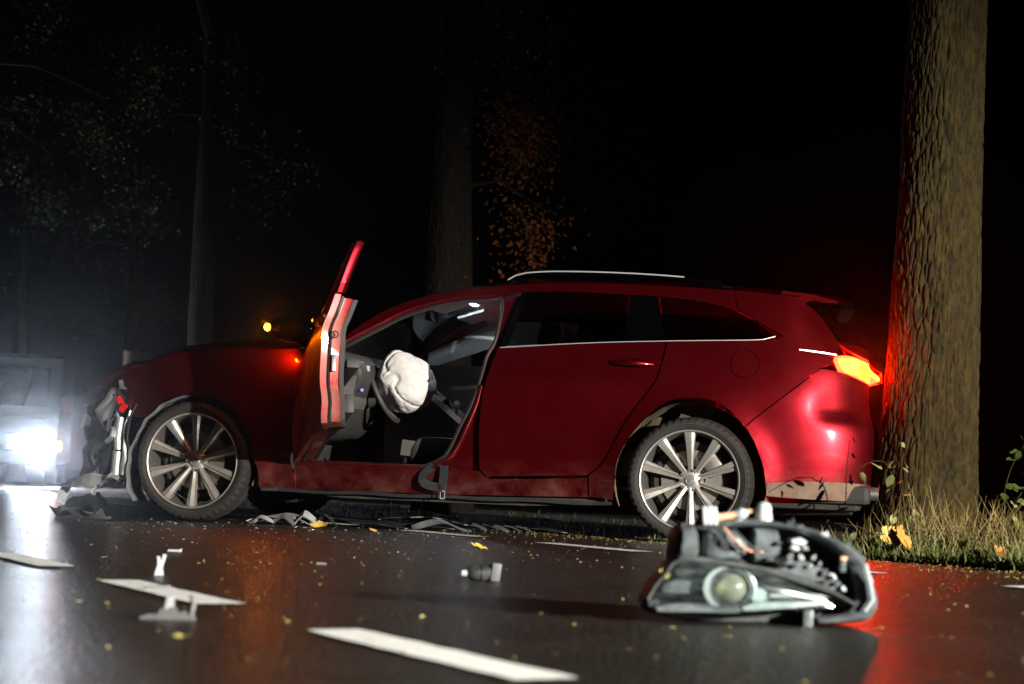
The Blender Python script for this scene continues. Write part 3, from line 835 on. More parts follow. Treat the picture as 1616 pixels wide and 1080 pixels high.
# latch, striker hole
mb = MB(); lp = Vector(S(.238, .80, -.065)); mb.lathe([(.012, 0), (.016, -.004), (.02, 0)], 16, 'x', (lp.x - .03, lp.y, lp.z))
mb.v = rel(mb.v); mb.build('striker_cup', 'steel', fd, True)
mb = MB().box((lp.x + .0, lp.y, .66), (.02, .022, .085), ch=.004)
mb.v = rel(mb.v); mb.build('latch', 'steel', fd, True)
# window frame of the open door
fr_out = cat([(.66, .985), (.586, .994), (.381, 1.108), (.227, 1.19), (.037, 1.252), (-.124, 1.282), (-.27, 1.296), (-.322, 1.285), (-.326, 1.20), (-.316, 1.08), (-.306, .985)], .03)
fr_in = cat([(.60, .985), (.56, .994), (.37, 1.088), (.217, 1.168), (.032, 1.230), (-.124, 1.260), (-.25, 1.272), (-.285, 1.262), (-.285, 1.20), (-.268, 1.08), (-.245, .985)], .03)
def rsm(p, n):
    L = [0]
    for a_, b_ in zip(p, p[1:]): L.append(L[-1] + math.dist(a_, b_))
    r = []
    for k in range(n):
        q = L[-1] * k / (n - 1); i = min(max(bisect.bisect(L, q) - 1, 0), len(p) - 2); f = (q - L[i]) / max(1e-9, L[i + 1] - L[i]); r.append(tuple(u + (w - u) * f for u, w in zip(p[i], p[i + 1])))
    return r
fo, fi = rsm(fr_out, 60), rsm(fr_in, 60); vs = []; fs = []
for (xo, zo), (xi, zi) in zip(fo, fi):
    vs += [S(-xo, zo, -.004), S(-xi, zi, -.008), S(-xi, zi, -.040), S(-xo - (xi - xo) * .25, zo + (zi - zo) * .25, -.048), S(-xo, zo, -.030)]
for k in range(59):
    for j in range(5):
        q = k * 5 + j; w = k * 5 + (j + 1) % 5; fs.append((q, w, w + 5, q + 5))
mobj('window_frame', rel(vs), fs, 'paint', fd, True, auto=35)
mb = MB(); mb.tube([S(-x, z, -.002) for x, z in fr_out], .006, 6); mb.v = rel(mb.v); mb.build('frame_seal', 'trim', fd, True)
mb = MB(); panel_geo(mb, fglass, off=-.02, thick=.004); v_ = rel(mb.v); mobj('side_window', v_, mb.f, 'glass', fd, True, auto=40)
# outside handle
mb = MB(); mb.tube([S(.06 + .21 * k / 10, .90 - .008 * k / 10, .012 + .030 * math.sin(math.pi * k / 10)) for k in range(11)], [.010, .015, .018, .018, .018, .018, .017, .016, .014, .012, .009], 10)
mb.v = rel(mb.v); mb.build('door_handle', 'paint', fd, True)
# door mirror with a flashing side repeater
def mirror_shell():
    bm = bmesh.new(); bmesh.ops.create_icosphere(bm, subdivisions=4, radius=1)
    for v in bm.verts:
        x, y, z = v.co
        sx = .075 if x > 0 else .045
        v.co = Vector((x * sx * (1 - .15 * y), y * .118, z * .072 * (1 - .12 * y)))
        if x < -.4: v.co.x = max(v.co.x, -.030)
    bm.verts.index_update()
    r = [tuple(v.co) for v in bm.verts], [[v.index for v in f.verts] for f in bm.faces]; bm.free(); return r
mv, mf = mirror_shell()
MC = Vector((.56 - HX, .965 - HY, 1.03 - .6))
mir = mobj('door_mirror', [Vector(v) + MC for v in mv], mf, 'trim', fd, True, auto=50)
mb = MB().tube([MC + Vector((0, -.05, -.05)), MC + Vector((.02, -.10, -.075))], [.022, .028], 8); mb.v = [tuple(v) for v in mb.v]; mb.build('mirror_arm', 'trim', fd, True)
mb = MB().lathe([(.0, .018), (.007, .0165), (.013, .012), (.0165, .005), (.0165, -.005), (.013, -.012), (.0, -.018)], 20, 'z', (MC.x - .005, MC.y + .122, MC.z)); mb.build('side_repeater', 'mirror_emit', fd, True)

# --- wheels
def tyre_geo():
    prof = []
    Rt, W = .331, .11
    base = [(.262, .100), (.275, .112), (.298, .117), (.314, .112), (.324, .098), (.3285, .085), (.331, .05), (.3315, .02), (.325, .018), (.325, .008), (.3318, .006), (.3318, -.006), (.325, -.008), (.325, -.018), (.3315, -.02), (.331, -.05), (.3285, -.085), (.324, -.098), (.314, -.112), (.298, -.117), (.275, -.112), (.262, -.100)]
    mb = MB()
    def warp(r, t, k, i):
        if abs(t) >= .085 and r > .312 and k % 3 == 0: return r - .007
        return r
    mb.lathe(base, 150, 'y', warp=warp)
    # flat foot where the tyre carries the car
    out = []
    for x, y, z in mb.v:
        if z < -.322: y *= 1.03; z = -.322 - (abs(z) - .322) * .15
        out.append((x, y, z))
    mb.v = out
    # raised lettering band and ridges on the sidewall
    mb.lathe([(.288, .1165), (.2895, .1185), (.291, .1165)], 96, 'y')
    mb.lathe([(.304, .1155), (.3055, .1172), (.307, .1145)], 96, 'y')
    return mb
def spoke_geo(a):
    """one broad twin-facet spoke from hub to rim in the direction a"""
    rows = [(.040, .012, .020, .060), (.075, .0125, .020, .066), (.120, .015, .019, .074), (.175, .019, .017, .083), (.225, .024, .015, .091), (.252, .0275, .012, .094)]
    vs = []; fs = []
    for r, w, dp, y in rows:
        # cross-section: left low flank, left face edge, groove, right face edge, right flank
        for t, yy in ((-w * 1.15, y - .030), (-w, y - .002), (w * .05, y + .003), (w * .22, y - .012), (w * .42, y - .002), (w, y - .010), (w * 1.15, y - .034)):
            vs.append((r, t, yy))
    m = 7
    for i in range(len(rows) - 1):
        for k in range(m - 1):
            q = i * m + k; fs.append((q, q + 1, q + m + 1, q + m))
    ca, sa = math.cos(a), math.sin(a)
    return [(r * ca - t * sa, y, r * sa + t * ca) for r, t, y in vs], fs
def flip(v, sd): return [(x, y * sd, z) for x, y, z in v]
def emblem():
    mb = MB()
    mb.lathe([(.0, .0705), (.026, .0705), (.029, .069), (.031, .060)], 32, 'y')
    mb.lathe([(.0215, .0705), (.0225, .0735), (.0245, .0735), (.0255, .0705)], 40, 'y')
    mb.strip([(-.019, .0725, .006), (-.010, .0725, .0085), (-.004, .0725, .003), (0, .0725, -.004), (.004, .0725, .003), (.010, .0725, .0085), (.019, .0725, .006)], .0035, .002, up=(0, 1, 0))
    return mb
ty = tyre_geo()
def make_wheel(x, y, sd, rot):
    w = empty('wheel', (x, y, .335), (0, rot, 0), car)
    mobj('tyre', flip(ty.v, sd), ty.f, 'tyre', w, True, auto=32, rot=(0, -rot, 0))
    mb = MB().lathe([(.262, .100), (.264, .108), (.2595, .110), (.2555, .104), (.252, .094), (.246, .060), (.238, .02), (.236, -.06), (.25, -.10), (.262, -.100)], 72, 'y')
    mb.build('rim', 'alloy_dark', w, True, 40)
    mb2 = MB().lathe([(.264, .1085), (.2615, .1115), (.2575, .1105), (.2545, .104)], 96, 'y'); mb2.v = flip(mb2.v, sd); mb2.build('rim_edge', 'alloy', w, True, 60)
    if sd < 0: pass
    for k in range(10):
        sv, sf = spoke_geo(math.pi / 2 + k * math.pi / 5)
        mobj('spoke', flip(sv, sd), sf, 'alloy', w, True, auto=18)
    mb = MB().lathe([(.0, .064), (.034, .064), (.046, .060), (.060, .048), (.066, .02)], 40, 'y')
    mb.v = flip(mb.v, sd); mb.build('hub', 'alloy', w, True, 30)
    e = emblem(); e.v = flip(e.v, sd); e.build('hub_cap', 'silver', w, True, 30)
    for k in range(5):
        a = math.pi / 2 + R(36 / 2) + k * 2 * math.pi / 5
        n = MB().lathe([(.0, .074), (.0065, .074), (.0085, .070), (.0085, .045)], 6, 'y', (.054 * math.cos(a), 0, .054 * math.sin(a)))
        n.v = flip(n.v, sd); n.build('wheel_nut', 'steel', w, True, 30)
    d = MB().lathe([(.075, .030), (.075, .018), (.160, .018), (.160, -.006), (.09, -.006)], 48, 'y'); d.v = flip(d.v, sd); d.build('brake_disc', 'steel', w, True, 30)
    c = MB().box((-.11, .022 * sd, .085), (.09, .05, .12), Matrix.Rotation(R(35), 3, 'Y'), ch=.012); c.build('brake_caliper', 'steel', w, True)
    b = MB().lathe([(.0, .0), (.20, .0), (.225, -.03), (.225, -.05)], 32, 'y'); b.v = flip(b.v, sd); b.build('backing_plate', 'under', w, True)
    return w
make_wheel(1.375, .800, 1, R(-1)); make_wheel(-1.375, .806, 1, R(2))
make_wheel(1.375, -.800, -1, R(20)); make_wheel(-1.375, -.806, -1, R(50))

# --- wheel-arch liners and underbody
for cx in (1.375, -1.375):
    for sd in (1, -1):
        vs = []; fs = []; n = 30
        a0, a1 = (R(-22), R(200)) if cx < 0 else (R(10), R(200))
        for k in range(n + 1):
            a = a0 + (a1 - a0) * k / n
            rr = .405 if cx < 0 else .365
            for yy in (.885 if cx < 0 else .865, .80, .66, .52):
                r = rr + .012 * hashn(k * .6, yy * 9, cx)
                vs.append((cx + r * math.cos(a), sd * yy, .335 + r * math.sin(a)))
        for k in range(n):
            for j in range(3):
                q = k * 4 + j; fs.append((q, q + 1, q + 5, q + 4))
        m = len(vs)
        vs.append((cx, sd * .52, .335))
        for k in range(n): fs.append((m, k * 4 + 3, (k + 1) * 4 + 3))
        mobj('wheel_arch_liner', vs, fs, 'liner', car, True)
mb = MB()
mb.prism([(.98, .19), (.98, .26), (-.98, .26), (-.98, .19), (-.5, .165), (.5, .165)], -.82, .82)
mb.prism([(-.98, .30), (-2.28, .36), (-2.33, .27), (-1.0, .20)], -.50, .50)
mb.prism([(.98, .22), (.98, .40), (1.75, .40), (1.75, .24)], -.50, .50)
mb.box((-2.12, .45, .29), (.36, .62, .10), ch=.03)
mb.box((-2.0, .55, .235), (.50, .32, .06), ch=.03)
mb.tube([(-.6, .2, .17), (-1.3, .3, .19), (-1.75, .5, .2), (-2.2, .62, .22)], .035, 8)
mb.build('floor_pan', 'under', car)

# --- ruined front end
mb = MB()
mb.prism([(1.70, .25), (1.70, .74), (1.90, .70), (1.93, .50), (1.90, .27)], -.60, .55)
mb.box((1.86, .05, .50), (.09, 1.2, .40), ch=.02)
mb.build('radiator_pack', 'black', car)
mb = MB()
mb.tube([(1.94 + .03 * hashn(k, 1, 1), -.62 + 1.30 * k / 12, .50 + .03 * hashn(k, 4, 2)) for k in range(13)], .045, 8)
mb.build('bumper_beam', 'steel', car, True)
mb = MB()
for k in range(6):
    z = .42 + .04 * k
    mb.box((1.935, .05, z - .1), (.02, .9, .012))
mb.build('cooling_fins', 'steel', car)
def torn(seed, pts, w, name, mat, parent, th=.004, up=(0, 1, 0), amp=.04, smooth=True):
    """a torn, bent ribbon of sheet"""
    rnd = random.Random(seed); path = cat(pts, .025) + [pts[-1]]; vs = []; fs = []; m = 7
    for i, p in enumerate(path):
        p = Vector(p); d = (Vector(path[min(i + 1, len(path) - 1)]) - Vector(path[max(0, i - 1)])).normalized()
        side = d.cross(Vector(up)); side = side.normalized() if side.length > 1e-4 else Vector((0, 0, 1))
        wd = (w[0] + (w[1] - w[0]) * i / max(1, len(path) - 1)) * (1 + .5 * noise.noise(Vector((i * .45, seed, 0))))
        for j in range(m):
            t = j / (m - 1) - .5
            q = p + side * wd * t + Vector(up) * amp * noise.noise(Vector((i * .13 + seed, t * 1.8, seed * .7)))
            vs.append(q)
    n = len(path)
    for i in range(n - 1):
        for j in range(m - 1):
            a = i * m + j; fs.append((a, a + 1, a + m + 1, a + m))
    k0 = len(vs); vs += [v - Vector(up) * th for v in vs]
    fs += [(f[3] + k0, f[2] + k0, f[1] + k0, f[0] + k0) for f in fs]
    def edge(a, b): fs.append((a, b, b + k0, a + k0))
    for i in range(n - 1): edge(i * m + m - 1 - 0, (i + 1) * m + m - 1); edge((i + 1) * m, i * m)
    for j in range(m - 1): edge((n - 1) * m + j + 1, (n - 1) * m + j); edge(j, j + 1)
    return mobj(name, vs, fs, mat, parent, smooth, auto=35)
Yl = .80
torn(1, [(1.86, Yl, .70), (1.93, Yl + .02, .62), (1.96, Yl, .50), (1.95, Yl - .02, .36)], (.09, .05), 'torn_bracket', 'black', car)
torn(2, [(1.78, .84, .60), (1.79, .86, .48), (1.775, .86, .36), (1.79, .85, .24)], (.035, .05), 'strut', 'silver', car)
torn(3, [(2.02, .72, .60), (2.06, .70, .50), (2.05, .68, .40), (2.08, .66, .28)], (.07, .07), 'torn_panel', 'black', car)
torn(4, [(2.13, .60, .38), (2.11, .58, .30), (2.13, .6, .2)], (.05, .09), 'torn_panel', 'debris_light', car)
torn(5, [(1.90, .78, .66), (1.98, .74, .66), (2.05, .70, .60), (2.10, .66, .58)], (.07, .04), 'torn_wing_edge', 'paint', car)
torn(6, [(1.92, .80, .47), (1.98, .80, .42), (2.04, .78, .36), (2.03, .76, .28)], (.07, .07), 'torn_panel', 'under', car)
torn(7, [(1.85, .82, .42), (1.87, .84, .34), (1.90, .83, .26)], (.10, .08), 'torn_panel', 'black', car)
mb = MB().tube([(1.84, .83, .56), (1.845, .845, .45), (1.84, .845, .38)], .022, 10).tube([(1.84, .845, .37), (1.845, .845, .24)], .030, 12)
mb.build('shock_absorber', 'chrome', car, True)
for i, (p0, sag) in enumerate((((1.78, .78, .72), .16), ((1.83, .75, .66), .22), ((1.90, .70, .69), .12), ((1.75, .82, .64), .20))):
    q = Vector(p0); e = q + Vector((.10 + .05 * i, .02, -.12 + .03 * i))
    mb = MB().tube([q + (e - q) * (k / 10) + Vector((.02 * hashn(k, i, 2), .02 * hashn(k, i, 5), -sag * math.sin(math.pi * k / 10) * .8)) for k in range(11)], .005, 6)
    mb.build('wire', 'black' if i % 2 else 'debris_light', car, True)
mb = MB().box((1.865, .79, .655), (.03, .03, .05), Matrix.Rotation(.5, 3, 'Y'), ch=.006).box((1.83, .82, .615), (.05, .03, .03), Matrix.Rotation(.9, 3, 'Y'), ch=.006); mb.build('red_bracket', emit_mat('red_plastic', (.5, .01, .01), 0), car)
rs = random.Random(9)
for k in range(34):
    p = Vector((rs.uniform(1.80, 2.10), rs.uniform(.62, .86), rs.uniform(.20, .74)))
    if p.x > 2.0 and p.z > .66: p.z -= .1
    p.y = min(p.y, .86 - (p.x - 1.8) * .4)
    e = p + Vector((rs.uniform(-.06, .08), rs.uniform(-.02, .03), rs.uniform(-.12, .05)))
    m_ = (p + e) / 2 + Vector((rs.uniform(-.03, .03), .02, rs.uniform(-.03, .03)))
    torn(100 + k, [tuple(p), tuple(m_), tuple(e)], (rs.uniform(.015, .06), rs.uniform(.01, .04)), 'wreck_scrap', rs.choice(('black', 'black', 'debris_gray', 'under', 'silver', 'debris_light', 'paint')), car, th=.003, amp=.05)
# torn arch liner hugging the front tyre
def flap():
    vs = []; fs = []; n = 34
    for k in range(n + 1):
        a = R(78 + (215 - 78) * k / n)
        a2 = math.pi - a          # front of the car is +x
        r = .352 + .02 * hashn(k * .4, 2, 2) + .05 * sst(150, 215, math.degrees(a))
        for yy, dr in ((.905, .012), (.895, .0), (.86, .004), (.80, .010), (.70, .012)):
            vs.append((1.375 + (r + dr) * math.cos(a2), yy - .02 + .012 * hashn(k * .5, yy * 20, 4), .335 + (r + dr) * math.sin(a2)))
    for k in range(n):
        for j in range(4):
            q = k * 5 + j; fs.append((q, q + 1, q + 6, q + 5))
    return vs, fs
v_, f_ = flap()
mobj('torn_liner', [(x, y, max(z, .025)) for x, y, z in v_], f_, 'debris_gray', car, True)

# --- cabin
mb = MB(); mb.box((-.4, 0, .275), (2.5, 1.5, .02)); mb.box((.93, 0, .62), (.03, 1.56, .66)); mb.box((-1.95, 0, .66), (.03, 1.3, .7))
mb.build('cabin_floor', 'interior', car)
dash_o = cat([(.95, .985), (.74, .985), (.56, .965), (.485, .905), (.47, .82), (.53, .70), (.60, .58), (.70, .50), (.95, .47)], .04) + [(.95, .47)]
mb = MB().prism(dash_o, -.745, .745, ch=.02); db = mb.build('dashboard', 'interior', car, True, 50)
tr2 = MB().prism([(.62, .86), (.50, .84), (.52, .70), (.62, .57), (.70, .56)], .30, .752, ch=.01); tr2.build('knee_panel', 'interior_gray', db, True)
mb = MB().box((.58, .757, .72), (.10, .008, .14), Matrix.Rotation(R(-20), 3, 'Y'), ch=.003).box((.50, .70, .90), (.03, .07, .05), ch=.01); mb.build('dash_end_cover', 'interior_gray', db, True)
mb = MB().box((.475, .62, .885), (.02, .035, .035), ch=.006); mb.build('air_vent', 'chrome', db, True)
mb = MB().box((.47, .735, .76), (.012, .012, .014)); mb.build('switch', 'dash_blue', db)
# centre stack sloping into the tunnel console
mb = MB().prism([(.52, .93), (.40, .905), (.02, .60), (-.20, .56), (-.35, .56), (-.35, .30), (.50, .30)], -.13, .12, ch=.008); cs = mb.build('centre_console', 'interior', car, True, 30)
for yy in (.122, -.132):
    mb = MB().strip([(.41, yy, .90), (.22, yy, .755), (.02, yy, .595), (-.20, yy, .555)], .030, .020, up=(0, 1, 0)); mb.build('console_trim', 'silver', cs)
for k, (x, z) in enumerate(((.36, .875), (.26, .80), (.17, .73))):
    mb = MB().box((x, 0, z), (.075, .20, .012), Matrix.Rotation(R(38.5), 3, 'Y'), ch=.004); mb.build('control_panel', 'trim', cs, True)
mb = MB().box((.44, -.02, .955), (.012, .16, .085), ch=.004); mb.build('display_screen', 'trim', cs, True)
mb = MB().box((.33, .10, .875), (.012, .07, .045), Matrix.Rotation(R(20), 3, 'Y'), ch=.006); mb.build('phone_screen', 'screen', cs, True)
mb = MB().tube([(.10, .02, .64), (.105, .02, .70)], .009, 8).lathe([(.0, .745), (.014, .742), (.021, .725), (.021, .710), (.012, .698)], 16, 'z', (.106, .02, 0)); mb.build('gear_lever', 'silver', cs, True)
# steering column, wheel rim and the burst airbag
sc_ = Vector((.445, .37, .768)); ax = Vector((-.90, 0, .43)).normalized()
stw = empty('steering_wheel', tuple(sc_), ax.to_track_quat('Z', 'Y').to_euler(), car)
mb = MB(); n = 40
mb.lathe([(.180 + .014 * math.cos(2 * math.pi * k / 8), .016 * math.sin(2 * math.pi * k / 8)) for k in range(9)], n, 'z'); mb.build('wheel_rim', 'interior', stw, True, 60)
mb = MB().tube([(0, 0, -.30), (0, 0, -.03)], .05, 12); mb.build('column', 'interior', stw, True)
for a in (0, math.pi, -math.pi / 2):
    mb = MB().strip([(.05 * math.cos(a), .05 * math.sin(a), -.02), (.175 * math.cos(a), .175 * math.sin(a), 0)], .05, .014); mb.build('wheel_spoke', 'silver', stw)
ra = random.Random(12); bm = bmesh.new()
for k in range(46):
    v = Vector((ra.gauss(0, 1), ra.gauss(0, 1), ra.gauss(0, 1))).normalized() * ra.uniform(.86, 1.08)
    bm.verts.new((v.x * .205 - .03, v.y * .195, v.z * .175 + .14))
hull = bmesh.ops.convex_hull(bm, input=bm.verts[:]); bmesh.ops.delete(bm, geom=list({g for g in hull['geom_interior'] if isinstance(g, bmesh.types.BMVert)}), context='VERTS')
bmesh.ops.subdivide_edges(bm, edges=bm.edges[:], cuts=9, use_grid_fill=True, smooth=.12)
bmesh.ops.triangulate(bm, faces=bm.faces[:])
for _ in range(5): bmesh.ops.smooth_vert(bm, verts=bm.verts[:], factor=.5, use_axis_x=True, use_axis_y=True, use_axis_z=True)
for v in bm.verts:
    p = v.co * 16
    v.co += (v.co - Vector((0, 0, .14))).normalized() * (.006 * noise.noise(p * .8) - .020 * math.exp(-(noise.noise(p * .42 + Vector((4, 4, 4))) / .05) ** 2) - .007 * math.exp(-(noise.noise(p * .95 + Vector((1, 8, 2))) / .06) ** 2))
bm.verts.index_update(); vs = [v.co.copy() for v in bm.verts]; fcs = [[v.index for v in f.verts] for f in bm.faces]; bm.free()
mobj('airbag', vs, fcs, 'airbag', stw, True)
# seats
def seat(x, y, z0=.30):
    s = empty('seat', (x, y, 0), (0, 0, 0), car)
    mb = MB(); prof = cat([(.30, .36), (.29, .44), (.22, .485), (0, .465), (-.20, .44), (-.28, .46)], .04) + [(-.28, .46), (-.28, .32), (.26, .31)]
    mb.prism(prof, -.22, .22, ch=.035); mb.build('cushion', 'seat', s, True, 60)
    for q in (-.215, .215):
        b = MB().prism(cat([(.24, .40), (.20, .505), (0, .515), (-.22, .50)], .04) + [(-.24, .36), (.2, .34)], q - .045, q + .045, ch=.02); b.build('side_bolster', 'seat', s, True, 60)
    mb = MB(); prof = cat([(-.20, .44), (-.27, .62), (-.36, .85), (-.43, 1.02)], .05) + [(-.43, 1.02), (-.50, 1.03), (-.47, .80), (-.40, .55), (-.34, .40)]
    mb.prism(prof, -.22, .22, ch=.04); mb.build('backrest', 'seat', s, True, 60)
    mb = MB().box((-.475, 0, 1.115), (.09, .25, .15), Matrix.Rotation(R(-12), 3, 'Y'), ch=.035); mb.build('headrest', 'seat', s, True)
    mb = MB().box((0, 0, .29), (.5, .36, .06)); mb.build('seat_base', 'interior', s)
    return s
seat(-.02, .36); seat(-.02, -.36)
mb = MB().prism([(-.75, .32), (-.75, .50), (-1.2, .46), (-1.42, 1.0), (-1.52, 1.0), (-1.45, .32)], -.66, .66, ch=.03); mb.build('rear_bench', 'seat', car, True)
mb = MB().box((.12, .60, .44), (.30, .02, .09), Matrix.Rotation(R(-6), 3, 'Y'), ch=.008); mb.build('seat_side_cover', 'interior_gray', car, True)
# curtain airbag hanging on the far side, sun visors, map lamps
cur = []
for k in range(17):
    x = .48 - .95 * k / 16; top_ = 1.0 + .30 * sst(.62, -.05, x) if False else min(1.27, 1.015 + .45 * max(0, .60 - x)); lowz = .975 + .33 * (.48 - x) if x > .08 else 1.107 + .03 * (.08 - x)
    for j in range(6):
        t = j / 5; z = top_ + (min(lowz, top_ - .02) - top_) * t
        cur.append((x, -(S(-x, z)[1] - .085 - .03 * math.sin(math.pi * t) - .012 * hashn(k * .9, t * 3, 1)), z))
fs = [(k * 6 + j, k * 6 + j + 1, (k + 1) * 6 + j + 1, (k + 1) * 6 + j) for k in range(16) for j in range(5)]
mobj('curtain_airbag', cur, fs, pm('curtain_nylon', (.62, .68, .68), .8, var=.06, scale=8, bump=.1, bscale=200), car, True)
for yy in (.36, -.36):
    mb = MB().box((.09, yy, 1.270), (.17, .36, .018), Matrix.Rotation(R(18), 3, 'Y'), ch=.006); mb.build('sun_visor', 'headliner', car, True)
mb = MB().box((.05, 0, 1.325), (.14, .16, .03), ch=.01); ov = mb.build('overhead_console', 'headliner', car, True)
for yy in (.04, -.04):
    mb = MB().lathe([(.0, -.001), (.015, 0), (.017, .006)], 14, 'z', (.03, yy, 1.307)); mb.build('map_lamp', 'dome_emit', ov, True)
mb = MB().box((.28, 0, 1.235), (.03, .22, .06), Matrix.Rotation(R(-10), 3, 'Y'), ch=.012); mb.build('rear_view_mirror', 'trim', car, True)
mb = MB().tube([(.25, 0, 1.26), (.22, 0, 1.30)], .008, 6); mb.build('mirror_stem', 'trim', car, True)
# seat belt trailing out over the sill
bp_ = [(-.18, .80, .62), (-.10, .83, .46), (-.02, .86, .37), (.02, .905, .345), (.055, .930, .30), (.04, .938, .262), (-.02, .938, .246), (-.06, .937, .243)]
mb = MB().strip(cat(bp_, .02) + [bp_[-1]], .046, .003, up=[(0, 1, .3)] * 200); sb = mb.build('seat_belt', 'belt', car)
bp2 = [(-.06, .925, .36), (-.062, .932, .31), (-.058, .938, .255)]
mb = MB().strip(cat(bp2, .02) + [bp2[-1]], .046, .003, up=(0, 1, 0)); mb.build('belt_return', 'belt', sb)
mb = MB()
mb.box((-.073, .941, .205), (.004, .004, .042)).box((-.049, .941, .205), (.004, .004, .042)).box((-.061, .941, .186), (.028, .004, .006)).box((-.061, .941, .226), (.028, .004, .008)); mb.build('belt_tongue', 'chrome', sb)
mb = MB().box((-.061, .941, .244), (.040, .010, .030), ch=.004); mb.build('belt_guide', 'black', sb, True)

# ------------------------------------------------------------------ trees
def add_tint(me, vals_per_face_group):
    a = me.attributes.new('tint', 'FLOAT', 'FACE'); a.data.foreach_set('value', vals_per_face_group)

def trunk_geo(rad, h, seed, flare=.8, nseg=120, nz=150, ridge=.022, lean=(0, 0)):
    """tapering trunk with broken bark plates as real relief"""
    vs = []; fs = []; kk = rad / .24
    for i in range(nz + 1):
        t = i / nz; z = h * t ** 1.25 - .12
        zz = max(z, 0)
        r0 = rad * max(.55, 1.05 - .085 * zz) + rad * flare * math.exp(-zz / .17) * .45
        for k in range(nseg):
            a = 2 * math.pi * k / nseg
            ca, sa = math.cos(a), math.sin(a)
            wv = Vector((ca * 2.2, sa * 2.2, z * 1.3 + seed))
            w1 = noise.noise(wv); w2 = noise.noise(wv * 2.7)
            q = Vector((ca * 8.5 * kk + .9 * w1 + .35 * w2, sa * 8.5 * kk + .9 * w2 - .35 * w1, z * 7.5 + 1.1 * w1 + seed))
            d, _ = noise.voronoi(q)
            crack = 1 - math.exp(-((d[1] - d[0]) / .16) ** 2)
            n2 = abs(noise.noise(Vector((ca * 15 * kk, sa * 15 * kk, z * 7 + seed * 2))))
            plate = noise.noise(Vector((ca * 4, sa * 4, z * 2.2 + seed * 5)))
            but = .13 * rad * math.cos(a * 5 + seed + .8 * w1) * math.exp(-zz / .30)
            r = r0 + ridge * (crack * (.75 + .5 * plate) - .7) + ridge * .35 * (min(1, n2 * 4) - .5) + but + .016 * noise.noise(Vector((ca * 1.5, sa * 1.5, z * .8 + seed)))
            vs.append((r * ca + lean[0] * zz, r * sa + lean[1] * zz, z))
    for i in range(nz):
        for k in range(nseg):
            a = i * nseg + k; b = i * nseg + (k + 1) % nseg; fs.append((a, b, b + nseg, a + nseg))
    return vs, fs

def leaves_geo(rnd, centers, count, size, spread, vs, fs, tint, droop=.3):
    for c in centers:
        c = Vector(c)
        base_t = rnd.random()
        for _ in range(count):
            p = c + Vector((rnd.gauss(0, spread[0]), rnd.gauss(0, spread[1]), rnd.gauss(0, spread[2])))
            d = Vector((rnd.gauss(0, 1), rnd.gauss(0, 1), rnd.gauss(-droop, .7))).normalized()
            w = d.orthogonal().normalized(); w = (Matrix.Rotation(rnd.uniform(0, 6.28), 3, d) @ w)
            nn = d.cross(w)
            L = size * rnd.uniform(.6, 1.3); W = L * rnd.uniform(.5, .8)
            k = len(vs)
            vs += [p, p + d * L * .45 + w * W * .5 + nn * L * .08, p + d * L - nn * L * .12, p + d * L * .45 - w * W * .5 + nn * L * .08]
            fs += [(k, k + 1, k + 2), (k, k + 2, k + 3)]
            tv = min(1, max(0, base_t * .5 + rnd.random() * .5)); tint += [tv, tv]

def make_tree(loc, rad, h, seed, label, bark, crowns, leaf, leaf_n=26, size=.09, detail=1.0, lean=(0, 0), twigs=(), spread=.26):
    rnd = random.Random(seed)
    t = empty('tree', loc); tag(t, label, 'tree', 'trees along the road')
    v, f = trunk_geo(rad, h, seed * 3.7, nseg=int(200 * detail), nz=int(280 * detail), ridge=.017 * min(1, rad / .24), lean=lean)
    tr = mobj('trunk', v, f, bark, t, True)
    top = Vector((lean[0] * h, lean[1] * h, h - .15))
    for c in twigs:
        c = Vector(c); s = Vector((lean[0] * c.z, lean[1] * c.z, c.z + .5 * rnd.uniform(.3, 1.2)))
        s.z = min(s.z, h - .2)
        mid = (s + c) / 2 + Vector((0, 0, .18))
        MB().tube([s, mid, c], [.03, .018, .006], 6).build('limb', bark, tr, True)
    # main limbs into the crown
    for k in range(5):
        a = 2 * math.pi * k / 5 + rnd.random(); q = top + Vector((math.cos(a) * 1.6, math.sin(a) * 1.6, 1.8 + rnd.random()))
        MB().tube([top - Vector((0, 0, .4)), (top + q) / 2 + Vector((0, 0, .35)), q], [rad * .5, rad * .3, rad * .1], 7).build('limb', bark, tr, True)
    vs = []; fs = []; tint = []
    cs = list(crowns)
    for k in range(26): cs.append(top + Vector((rnd.gauss(0, 1.3), rnd.gauss(0, 1.3), rnd.uniform(1.0, 3.6))))
    leaves_geo(rnd, cs, leaf_n, size, (spread, spread, spread * .85), vs, fs, tint)
    c = mobj('crown', vs, fs, leaf, t, False); add_tint(c.data, tint)
    return t
def clumps(seed, n, lo, hi):
    rnd = random.Random(seed); return [tuple(rnd.uniform(a, b) for a, b in zip(lo, hi)) for _ in range(n)]

